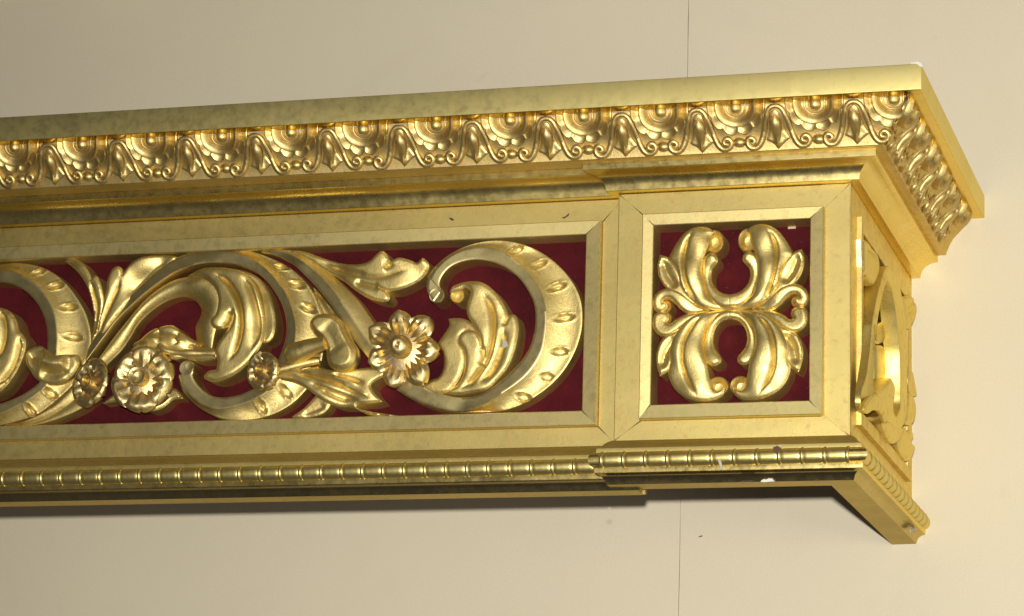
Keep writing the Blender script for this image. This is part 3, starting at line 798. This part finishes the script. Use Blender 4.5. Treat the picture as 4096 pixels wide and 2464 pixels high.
# leaf springing from the arch to the right
mk('spread_leaf', relief(P3, [(60, 96, 1), (160, 100), (240, 116), (340, 150), (450, 186), (560, 206), (650, 206), (718, 182), (760, 142), (800, 112), (832, 126), (852, 168), (868, 188, 1), (925, 160), (1000, 174), (1060, 196), (1104, 160, 1), (1142, 196), (1142, 232), (1100, 292), (1020, 350), (930, 390), (845, 402), (782, 378, 1), (830, 402), (855, 450), (838, 476), (760, 470), (680, 440), (600, 390), (500, 312), (400, 258), (330, 215), (200, 140)], .10, .016, .04,
   cre=[([(300, 160), (460, 230), (620, 285), (780, 300), (900, 270), (1020, 240)], .012, .012), ([(868, 188), (850, 215), (815, 226)], .014, .018), ([(600, 330), (700, 360), (790, 382)], .014, .014), ([(420, 210), (560, 260), (700, 275)], .01, .008)],
   hp=[(100, 98, .105), (400, 210, .10), (800, 130, .125), (1100, 190, .13), (1100, 270, .085), (900, 300, .12), (700, 350, .115), (830, 450, .11)]), G_CARVE, root)
# leaf inside the C scroll
mk('acanthus_leaf', [relief(P4, [(372, 410, 1), (392, 370), (445, 345), (530, 333), (620, 345), (700, 402), (758, 478), (790, 548), (800, 590), (776, 650), (812, 578, 1), (850, 578), (877, 650), (870, 760), (840, 870), (790, 970), (720, 1050), (650, 1120), (520, 1150), (400, 1160), (330, 1150, 1), (430, 1085), (480, 990), (492, 900), (480, 830), (446, 772), (460, 722), (510, 700), (562, 706), (602, 762), (612, 808, 1), (602, 740), (560, 655), (520, 600), (505, 530), (530, 450), (535, 408), (500, 372), (440, 395)], .110, .018, .05,
   cre=[([(608, 398), (660, 470), (692, 560), (702, 650), (692, 760), (662, 870), (602, 980), (520, 1075), (430, 1130)], .010, .024), ([(612, 808), (625, 880), (600, 960)], .012, .018), ([(780, 650), (772, 760), (735, 880), (670, 1000), (580, 1090)], .016, .020)],
   hp=[(440, 360, .11), (560, 420, .135), (560, 560, .13), (700, 480, .125), (790, 600, .105), (850, 620, .115), (640, 700, .14), (740, 720, .125), (500, 740, .125), (540, 900, .12), (700, 980, .105), (420, 1130, .10)], step=.005),
   lathe(P4, cen(P4, 425, 432, .115), knob_prof(.034, .116, .022))], G_CARVE, root)
mk('acanthus_leaf', relief(P4, [(358, 603, 1), (430, 600), (500, 618), (560, 666), (600, 750), (560, 760), (510, 700), (460, 725), (450, 775), (482, 832), (492, 905), (470, 995), (420, 1085), (350, 1150), (240, 1150), (150, 1120), (60, 1040, 1), (150, 1085), (230, 1060), (290, 1040), (330, 970), (336, 920), (325, 850), (290, 800), (320, 740), (368, 650)], .095, .016, .05,
   hp=[(380, 615, .085), (480, 660, .105), (400, 800, .115), (430, 940, .11), (330, 1090, .10), (120, 1090, .095)]), G_CARVE, root)

# leaf at the left edge and the rolled leaf beside it
mk('acanthus_leaf', relief(P1, [(-330, 640), (-240, 560), (-120, 520), (0, 522), (62, 546), (112, 602), (138, 690), (162, 718), (186, 762), (178, 850), (142, 940), (84, 1045), (0, 1140), (-120, 1180), (-260, 1100), (-350, 900)], .12, .03, .07,
   cre=[([(0, 530), (32, 600), (44, 700), (24, 820), (-30, 920)], .010, .02), ([(150, 716), (150, 800), (112, 940), (50, 1040), (-30, 1110)], .012, .02)]), G_CARVE, root)
mk('rolled_leaf', relief(P1, [(188, 880), (200, 838), (240, 814), (290, 804), (328, 828), (366, 868), (420, 884), (500, 872), (560, 868, 1), (580, 930), (545, 1000), (480, 1058), (400, 1085), (320, 1076), (250, 1032), (222, 985), (190, 930)], .13, .02, .05,
   cre=[([(300, 905), (400, 945), (520, 940)], .05, -.035), ([(300, 985), (400, 1010), (520, 985)], .022, .028), ([(205, 900), (260, 880), (320, 890)], .03, .02)], hp=[(230, 860, .12), (400, 930, .14), (540, 950, .12), (350, 1060, .11)]), G_CARVE, root)

# lower leaf with veins, small crescent and twig
mk('veined_leaf', relief(P3, [(-20, 950, 1), (60, 952), (120, 960), (200, 985), (300, 972), (400, 988), (520, 1000), (620, 980), (720, 968), (800, 972), (840, 1000), (806, 1030), (760, 1052), (712, 1092), (732, 1150), (785, 1212, 1), (700, 1228), (612, 1236), (600, 1262), (700, 1292), (800, 1300), (905, 1312, 1), (760, 1316), (670, 1304), (606, 1270), (560, 1252), (470, 1250), (390, 1222), (310, 1172), (210, 1100), (100, 1062), (-20, 1042, 1)], .125, .014, .035,
   cre=[([(120, 1000), (260, 1030), (420, 1075), (560, 1130), (720, 1210)], .010, .020), ([(200, 1000), (380, 1040), (520, 1060), (650, 1110)], .012, -.012), ([(260, 1080), (380, 1130), (520, 1180), (640, 1215)], .010, .014), ([(430, 1020), (560, 1050), (680, 1090)], .009, .014), ([(340, 1130), (460, 1190), (560, 1215)], .008, .012), ([(500, 1090), (600, 1140), (700, 1180)], .008, -.010)],
   hp=[(50, 1000, .12), (250, 1010, .14), (450, 1090, .155), (640, 1180, .14), (560, 1240, .11), (780, 1000, .125), (870, 1308, .085)], step=.005), G_CARVE, root)
mk('small_leaf', relief(P3, [(128, 1332, 1), (200, 1282), (262, 1222), (306, 1172, 1), (360, 1195), (414, 1232, 1), (390, 1272), (350, 1306), (285, 1326), (200, 1336)], .085, .008, .03, cre=[([(200, 1318), (300, 1280), (380, 1240)], .02, .008)]), G_CARVE, root)
mk('side_leaf', relief(P3, [(285, 370, 1), (340, 440), (400, 510), (470, 600), (500, 660), (440, 640), (370, 600), (330, 520)], .075, .01, .03, cre=[([(300, 385), (380, 500), (450, 610)], .012, .016)]), G_CARVE, root)
mk('poppy_leaf', relief(P1, [(1000, 800), (1050, 765), (1110, 712), (1172, 682), (1185, 690), (1192, 676), (1280, 656), (1320, 682), (1340, 706), (1400, 742), (1452, 778), (1466, 800, 1), (1400, 806), (1484, 812), (1600, 838), (1602, 888), (1480, 912), (1360, 896), (1290, 906), (1240, 860), (1190, 840), (1120, 850), (1040, 860)], .118, .016, .045,
   cre=[([(1040, 800), (1140, 770), (1260, 750), (1400, 790)], .016, -.018), ([(1200, 830), (1320, 840), (1480, 850)], .012, .012), ([(1180, 690), (1200, 740), (1180, 790)], .012, .012), ([(1330, 700), (1310, 750), (1330, 800)], .012, .012)], hp=[(1050, 790, .13), (1200, 720, .135), (1300, 690, .12), (1440, 780, .10), (1300, 860, .13), (1580, 860, .12)]), G_CARVE, root)
tw = [(1180, 800, .135), (1230, 838, .14), (1300, 852, .138), (1400, 858, .132), (1500, 860, .128), (1600, 860, .118)]
def path3(pl, pts, n=40):
    A = np.concatenate([np.c_[pl.ab([q[:2]], q[2]), q[2]] for q in pts]); A = spl(A, n); return pl.to3(A[:, :2], A[:, 2])
mk('twig', tube(path3(P1, tw), .016 + .003 * np.sin(np.linspace(0, 14, 40)), 10), G_CARVE, root)
mk('twig', [tube(path3(P3, [(-60, 990, .14), (20, 985, .142), (120, 960, .14), (240, 930, .13), (330, 915, .12)]), .020, 10), lathe(P3, cen(P3, 335, 938, .11), dome_prof(.024, .135, .0)), lathe(P3, cen(P3, 275, 945, .11), dome_prof(.022, .130, .0))], G_CARVE, root)

# poppy bud with its flat seed cap
bud = empty('poppy_bud', (0, 0, 0), root)
A3 = path3(P3, [(85, 880, .13), (120, 870, .14), (180, 850, .15), (250, 822, .16), (320, 800, .17), (380, 785, .18)], 30)
mk('bud_stalk', tube(A3, .048 * np.array([.25, .5, .68, .82, .91, .97, 1, 1, 1, .99, .98, .97, .95, .93, .91, .9, .88, .86, .84, .82, .8, .78, .76, .74, .72, .7, .68, .66, .64, .62]), 18), G_CARVE, bud, 60)
ca = P3.ab([(400, 760)], .19)[0]; cb = P3.ab([(455, 785)], .22)[0]
cap_o = [(275, 640), (300, 600), (350, 584), (420, 592), (480, 630), (505, 690), (540, 760), (580, 830), (580, 900), (545, 950), (480, 966), (420, 945), (395, 890), (385, 810), (350, 735), (300, 690)]
mk('seed_cap', relief(P3, cap_o, .190, .020, .035, cre=[([(350, 650), (420, 740), (480, 860)], .05, .008), ([(432, 790), (436, 792)], .02, -.008)], hp=[(320, 620, .20), (440, 770, .205), (500, 920, .20), (400, 850, .18)], base=.115, lip=.012), G_CARVE, bud, 60)

# flowers
def flower(pl, x, y, h, r, n, name_c, tilt=(0, 0), rot=0.0, wid=1.0, cup=.25, cr=.24, tube_c=False, sq=(1, 1), notch=.0, point=1.0):
    c = pl.ab([(x, y)], h)[0]; o3 = pl.to3(c[None], np.array([h]))[0]
    fl_ = empty('flower', o3 * S, root)
    tx, ty = tilt
    def P(a, b, k):                                             # local flower plane, tilted about its centre
        a, b = a * sq[0], b * sq[1]
        return pl.to3(c[None] + np.stack([a, b], 1), h + k + a * tx + b * ty) - o3
    for i in range(n):
        th = rot + 2 * np.pi * i / n; nu, nw = 17, 13
        rr = r * (1 + .06 * math.sin(i * 2.3 + x)); hw = r * math.sin(np.pi / n) * 1.02 * wid
        V = []
        for u in np.sin(np.linspace(0, np.pi / 2, nu)):
            rad = rr * (.14 + .86 * u)
            half = hw * (.34 + .66 * math.sin(min(1, u / .62) * np.pi / 2)) * math.sqrt(max(0, 1 - max(0, (u - .55) / .455) ** 2)) ** point
            wv = np.linspace(-1, 1, nw)
            rd = rad - notch * r * (1 - np.abs(wv)) * (u > .8)
            k = cup * r * (u ** 1.3 - .65 * u ** 6) - .12 * r * np.abs(wv) ** 2.5 * (.4 + .6 * u) + .013 * np.cos(wv * 11) * min(1, u * 3) * max(0, .80 - u) ** .7 * (r / .1) - .008 * np.exp(-(wv / .12) ** 2) * (1 - u) - .006 * (i % 2) + .006 * np.sin(5 * u + i)
            if u > .9999: half = hw * .10
            a = rd * math.cos(th) - half * wv * math.sin(th); b = rd * math.sin(th) + half * wv * math.cos(th)
            V.append(P(a, b, k))
        T = np.concatenate(V); I = np.arange(nu * nw).reshape(nu, nw)
        B = T + pl.to3(np.zeros((1, 2)), np.array([-.014]))[0] - pl.to3(np.zeros((1, 2)), np.array([0.0]))[0]
        Fc = [(I[p_, q], I[p_, q + 1], I[p_ + 1, q + 1], I[p_ + 1, q]) for p_ in range(nu - 1) for q in range(nw - 1)]
        N = nu * nw; Fc += [tuple(N + z for z in reversed(f)) for f in Fc]
        loop = list(I[:, 0]) + list(I[-1, 1:]) + list(I[-2::-1, -1]) + list(I[0, -2:0:-1])
        Fc += [(loop[z], loop[(z + 1) % len(loop)], N + loop[(z + 1) % len(loop)], N + loop[z]) for z in range(len(loop))]
        mk('petal', (np.vstack([T, B]), Fc), G_FLOWER, fl_, 50)
    L0 = Local(None, lambda A, k: P(A[:, 0], A[:, 1], k))
    q = cr * r
    if tube_c: pf = [(q * .9, -.01), (q * .95, .35 * r), (q * 1.05, .46 * r), (q * .95, .50 * r), (q * .70, .48 * r), (q * .55, .36 * r), (q * .1, .33 * r)]
    else: pf = [(q * 1.02, -.01), (q * 1.12, .14 * r), (q * 1.1, .26 * r), (q * .92, .38 * r), (q * .6, .45 * r), (q * .30, .46 * r), (q * .12, .42 * r), (q * .02, .40 * r)]
    mk('flower_center', lathe(L0, (0, 0), pf, 1, 24), G_FLOWER, fl_, 50)
    mk('flower_stem', lathe(L0, (0, 0), [(r * .35, -(h + 0) + .02), (r * .40, -.05), (r * .55, .0), (r * .2, .015)], 1, 16), G_FLOWER, fl_, 50)
    return fl_
flower(P3, 948, 822, .165, .178, 7, 'c', tilt=(-.06, .05), rot=1.72, cup=.20, cr=.26, wid=.76, sq=(.94, 1.0), point=1.1)
flower(P1, 1062, 1050, .165, .150, 6, 'c', tilt=(-.18, -.05), rot=.55, cup=.30, cr=.27, tube_c=True, wid=1.12, sq=(.92, 1.02), notch=.06)
flower(P1, 672, 1078, .150, .110, 6, 'c', tilt=(.30, -.1), rot=.3, cup=.28, cr=.30, tube_c=True, wid=1.12, sq=(.92, 1.02), notch=.05)
flower(P2_, 832, 988, .165, .090, 6, 'c', tilt=(.34, 0), rot=.2, cup=.28, cr=.30, tube_c=True, wid=1.12, sq=(.92, 1.02), notch=.05)
mk('calyx_leaf', relief(P1, [(760, 1230, 1), (840, 1165), (930, 1130), (1060, 1160), (1180, 1130), (1290, 1120), (1350, 1190, 1), (1275, 1200), (1200, 1262), (1120, 1290), (1040, 1260), (930, 1228), (850, 1218)], .09, .012, .03, hp=[(800, 1215, .085), (1320, 1180, .075), (1060, 1200, .10)]), G_CARVE, root)

# ------------------------------------------------------------------ quatrefoil carving of the end block
U_main = [(805, 205, 1), (835, 178), (885, 164), (945, 172), (1000, 200), (1050, 255), (1082, 310), (1098, 352), (1070, 392), (1035, 440), (1015, 520), (980, 600), (910, 665), (820, 706), (750, 714), (692, 716, 1), (692, 690, 1), (755, 672), (800, 655), (845, 620), (872, 545), (888, 470), (880, 400), (855, 330), (832, 265), (828, 225)]
U_side = [(1092, 370, 1), (1120, 345), (1166, 327, 1), (1180, 400), (1168, 470), (1130, 535), (1085, 575), (1030, 610), (960, 660), (880, 700, 1), (960, 610), (1010, 540), (1030, 460), (1060, 405)]
U_inner = [(782, 400), (790, 365), (822, 346), (860, 362), (884, 400), (890, 470), (874, 545), (842, 622), (800, 672), (745, 702), (692, 708, 1), (692, 627, 1), (742, 615), (795, 575), (826, 510), (822, 450), (800, 425)]
U_curl = [(835, 712, 1), (900, 682), (970, 630), (1040, 580), (1100, 560), (1160, 568), (1200, 605), (1208, 655), (1190, 695), (1150, 706), (1122, 690), (1112, 665), (1135, 640), (1150, 650), (1130, 620), (1098, 622), (1060, 655), (1015, 700), (960, 728), (890, 728)]
L_main = [(712, 1238, 1), (722, 1280), (770, 1308), (850, 1316), (930, 1300), (1010, 1255), (1062, 1190), (1088, 1110), (1070, 1050), (1075, 985), (1050, 900), (1000, 820), (930, 760), (850, 730), (750, 718), (692, 718, 1), (692, 742, 1), (755, 756), (802, 782), (840, 820), (862, 890), (868, 960), (850, 1030), (828, 1090), (815, 1150), (802, 1195), (788, 1235), (770, 1252), (740, 1250)]
L_side = [(1060, 1040, 1), (1085, 1095), (1145, 1134, 1), (1168, 1060), (1170, 970), (1140, 895), (1095, 862), (1030, 830), (950, 775), (860, 728, 1), (950, 800), (1020, 870), (1066, 950)]
L_inner = [(745, 1042), (750, 1072), (790, 1088), (830, 1066), (858, 1000), (866, 930), (850, 850), (812, 785), (755, 738), (692, 724, 1), (692, 780, 1), (750, 795), (792, 845), (806, 905), (796, 965), (768, 1010)]
L_curl = [(830, 722, 1), (900, 725), (980, 735), (1050, 765), (1085, 790), (1115, 782), (1100, 755), (1108, 720), (1145, 706), (1190, 720), (1204, 765), (1196, 820), (1155, 862), (1100, 870), (1050, 850), (1000, 812), (930, 765), (870, 735)]
xc = float(np.mean([P5.ab([(702, 200)], .12)[0][0], P5.ab([(676, 1280)], .12)[0][0], P5.ab([(692, 715)], .12)[0][0]]))
class Mirror:
    def __init__(s, pl, xc): s.pl, s.xc = pl, xc
    def ab(s, pts, h): q = s.pl.ab(pts, h).copy(); q[:, 0] = 2 * s.xc - q[:, 0]; return q
    def to3(s, A, h): return s.pl.to3(A, h)
for pl in (P5, Mirror(P5, xc)):
    for up in (True, False):
        if up:
            g = [relief(pl, U_main, axis=xc, h=.122, dome=.020, dw=.10, cre=[([(925, 178), (978, 250), (1000, 330), (1000, 430), (975, 540), (930, 630), (880, 690)], .0075, .016)],
                        hp=[(840, 220, .115), (900, 250, .15), (1040, 300, .12), (940, 480, .15), (880, 640, .125), (720, 704, .098)]),
                 lathe(pl, cen(pl, 806, 262, .12), knob_prof(.042, .118, .03), 1.25)]
            s_, i_, c_ = U_side, U_inner, U_curl
            hs = [(1150, 350, .12), (1130, 480, .12), (1000, 620, .12), (900, 690, .10)]; cs = [([(1150, 350), (1110, 460), (1040, 560)], .02, .018)]
            hi_ = [(810, 370, .13), (860, 480, .10), (820, 610, .11), (700, 660, .118)]
            hc = [(850, 710, .10), (1050, 590, .13), (1180, 610, .125), (1150, 690, .10)]
            k2 = (1135, 668)
        else:
            g = [relief(pl, L_main, axis=xc, h=.122, dome=.020, dw=.10, cre=[([(870, 1300), (940, 1200), (985, 1090), (990, 980), (965, 880), (915, 800), (840, 740)], .0075, .016)],
                        hp=[(780, 1290, .115), (880, 1200, .14), (1040, 1180, .115), (930, 1000, .155), (900, 830, .14), (720, 730, .100)]),
                 lathe(pl, cen(pl, 757, 1222, .12), knob_prof(.045, .116, .03), .95)]
            s_, i_, c_ = L_side, L_inner, L_curl
            hs = [(1140, 1120, .12), (1120, 960, .12), (1000, 830, .12), (900, 750, .10)]; cs = [([(1140, 1100), (1110, 980), (1040, 870)], .02, .018)]
            hi_ = [(790, 1060, .12), (840, 930, .10), (790, 800, .11), (700, 755, .120)]
            hc = [(850, 725, .10), (1080, 810, .125), (1190, 760, .125), (1120, 760, .10)]
            k2 = (1132, 748)
        leaf = mk('acanthus_leaf', g, G_CARVE, root)
        mk('side_lobe', relief(pl, s_, .115, .018, .04, cre=cs, hp=hs), G_CARVE, leaf)
        mk('inner_lobe', relief(pl, i_, .112, .022, .05, hp=hi_, axis=xc), G_CARVE, leaf)
        mk('curled_lobe', [relief(pl, c_, .11, .020, .04, hp=hc), lathe(pl, cen(pl, k2[0], k2[1], .10), knob_prof(.028, .095, .02))], G_CARVE, leaf)

# ------------------------------------------------------------------ open carving of the return side
S1 = Side(-.02, (3350, 950, 350 / 1039.0)); S2 = Side(-.02, (3300, 1300, 500 / 1142.0))
def s2(pts): return [((3300 + x * 500 / 1142. - 3350) * 1039 / 350., (1300 + y * 500 / 1142. - 950) * 1039 / 350.) for x, y in pts]
ringo = [(395, 1150), (425, 960), (462, 760), (510, 560), (560, 400), (590, 352), (625, 355), (675, 420), (722, 540), (760, 680), (790, 830), (815, 1010), (828, 1200), (838, 1380)] + s2([(752, 500), (750, 640), (748, 760), (735, 860), (690, 945), (640, 930), (590, 870), (560, 760), (556, 640)])
ringi = [(455, 1150), (480, 960), (510, 790), (545, 640), (575, 545), (595, 505), (615, 520), (645, 590), (668, 700), (690, 830), (710, 1010), (728, 1200), (742, 1380)] + s2([(692, 520), (692, 640), (690, 740), (672, 820), (652, 842), (628, 815), (612, 740), (618, 640), (626, 600)])
mk('side_scroll', loft(S1, [(ringo, .075), (ringi, .080)], [.02], n=200, div=5, lip=.003, base=.01), G_SIDE, root)
low = s2([(418, 0), (408, 150), (390, 320), (366, 480), (346, 610), (342, 700), (352, 770)])
lo2 = s2([(470, 0), (462, 150), (456, 320), (448, 500), (440, 620), (430, 690), (420, 735)])
mk('side_scroll', loft(S1, [(low, [.08] * 4 + [.07] * 3), (lo2, [.085] * 4 + [.09] * 3)], [-.15], n=80, div=6, lip=.003, base=.045), G_SIDE, root)
mk('side_leaf', relief(Side(-.02, S1.Z), [(285, 30, 1), (330, 25), (390, 75), (440, 160), (464, 270), (466, 400), (445, 500), (405, 570), (370, 520), (345, 440), (300, 420)], .045, .025, .10, cre=[([(310, 110), (400, 150), (450, 220)], .03, .02)], lip=.003), G_SIDE, root)
S3 = Side(-.04, S1.Z); S4 = Side(-.05, S2.Z)
mk('side_leaf', relief(S3, [(560, 600, 1), (610, 665), (650, 770), (668, 880), (670, 1000), (660, 1120), (640, 1250), (560, 1235), (460, 1240), (480, 1120), (500, 1040), (530, 1010), (570, 1050), (590, 1120), (590, 1050), (560, 960), (520, 880), (485, 830), (520, 720)], .03, .015, .08, lip=.003), G_SIDE, root)
mk('side_leaf', relief(S1, [(770, 715, 1), (830, 700), (880, 705), (898, 740), (885, 790), (915, 775, 1), (925, 860), (905, 960), (870, 1040), (830, 1075), (800, 960)], .06, .015, .06, cre=[([(885, 790), (860, 830), (800, 810)], .02, .02), ([(900, 870), (860, 900), (810, 880)], .015, .015)], lip=.003), G_SIDE, root)
def s2r(*a, **k): return relief(S2, *a, **k)
mk('side_leaf', s2r([(470, 640), (540, 560), (600, 490, 1), (628, 560), (620, 660), (612, 760), (640, 850), (560, 850), (555, 760), (500, 690)], .075, .012, .05, lip=.003), G_SIDE, root)
mk('side_leaf', s2r([(340, 770, 1), (380, 700), (440, 640), (500, 660), (550, 720), (578, 800), (570, 860), (545, 890, 1), (530, 830), (495, 782), (440, 775), (390, 805)], .085, .015, .05, lip=.003, base=.068), G_SIDE, root)
mk('side_leaf', s2r([(380, 850, 1), (440, 790), (500, 785), (530, 830), (540, 890), (460, 885)], .03, .02, .08, lip=.003, base=.01), G_SIDE, root)
mk('side_leaf', s2r([(520, 900, 1), (580, 880), (640, 935), (700, 945), (690, 1000), (660, 1060), (610, 1075), (560, 1010)], .065, .015, .06, lip=.003), G_SIDE, root)
mk('side_leaf', relief(S4, [(455, 190, 1), (550, 186), (645, 185, 1), (640, 300), (625, 420), (600, 495, 1), (520, 505), (455, 500, 1)], .030, .02, .08, lip=.003), G_SIDE, root)
mk('side_leaf', s2r([(765, 380, 1), (795, 430), (815, 530), (835, 645, 1), (800, 640), (770, 600), (760, 500)], .06, .01, .05, lip=.003), G_SIDE, root)
mk('side_leaf', s2r([(755, 620, 1), (800, 660), (818, 760), (805, 870), (770, 910), (735, 880), (745, 760)], .06, .015, .05, lip=.003), G_SIDE, root)
mk('side_leaf', s2r([(720, 930, 1), (745, 1000), (780, 1070), (815, 1105, 1), (795, 1180), (750, 1240), (710, 1200), (670, 1120), (660, 1060), (690, 990)], .055, .015, .05, lip=.003), G_SIDE, root)
mk('side_leaf', s2r([(745, 985, 1), (790, 975), (798, 1030), (775, 1055)], .05, .01, .04, lip=.003), G_SIDE, root)

# ------------------------------------------------------------------ paper scrap, chips and marks
def chip(name, px, axis, val, mat, parent, out):
    q = ray_at(np.array(px, float), axis, val); n = len(q); o = np.zeros(3); o[axis] = out
    V = np.vstack([q, q + o]); c = (q + o).mean(0) + o * .3
    V = np.vstack([V, c]); Fc = [(i, (i + 1) % n, n + (i + 1) % n, n + i) for i in range(n)] + [(n + i, n + (i + 1) % n, 2 * n) for i in range(n)]
    return mk(name, (V, Fc), mat, parent, 30)
chip('paper_scrap', [(3153, 903), (3184, 901), (3184, 915), (3153, 917)], 1, YVP, PAPER, root, -.006)
chip('chipped_patch', [(2246, 872), (2262, 868), (2272, 856), (2278, 852), (2274, 864), (2256, 874)], 1, -DM, DARK, root, -.002)
chip('chipped_patch', [(1797, 871), (1808, 872), (1817, 880), (1812, 883), (1800, 878)], 1, -DM, DARK, root, -.002)
chip('chipped_patch', [(3093, 1790), (3108, 1784), (3124, 1790), (3122, 1808), (3104, 1815), (3094, 1806)], 1, -D - .084, BOLE, root, -.004)
chip('chipped_patch', [(3112, 1782), (3124, 1780), (3130, 1786), (3122, 1792)], 1, -D - .086, FILLER, root, -.004)
chip('chipped_patch', [(2872, 1840), (2880, 1836), (2888, 1856), (2890, 1878), (2882, 1880), (2878, 1860)], 1, -D - .086, FILLER, root, -.004)
chip('chipped_patch', [(3046, 1922), (3056, 1917), (3066, 1919), (3074, 1914), (3090, 1915), (3094, 1921), (3101, 1926), (3080, 1927), (3060, 1929), (3043, 1928)], 1, -D - .026, WHITE, root, -.004)
chip('chipped_patch', [(2960, 1926), (2972, 1922), (2990, 1923), (3008, 1920), (3016, 1926), (2990, 1928), (2958, 1929)], 1, -D - .026, DARK, root, -.004)
chip('chipped_patch', [(2430, 2032), (2440, 2030), (2446, 2035), (2436, 2038)], 1, -DM - .03, FILLER, root, -.002)
chip('chipped_corner', [(3640, 251), (3672, 247), (3686, 254), (3691, 270), (3680, 266), (3668, 256), (3645, 256)], 1, -D - .349, WHITE, root, -.003)
chip('chipped_patch', [(2007, 1390), (2020, 1355), (2030, 1372), (2032, 1384), (2018, 1392)], 1, YVM - .128, FILLER, root, -.003)
chip('chipped_patch', [(3640, 2118), (3652, 2112), (3660, 2120), (3652, 2130), (3640, 2130)], 0, .048, FILLER, root, .004)
chip('scuff_mark', [(2795, 2146), (2808, 2142), (2811, 2143), (2811, 2145), (2797, 2149)], 1, 0, DARK, wall, -.003)
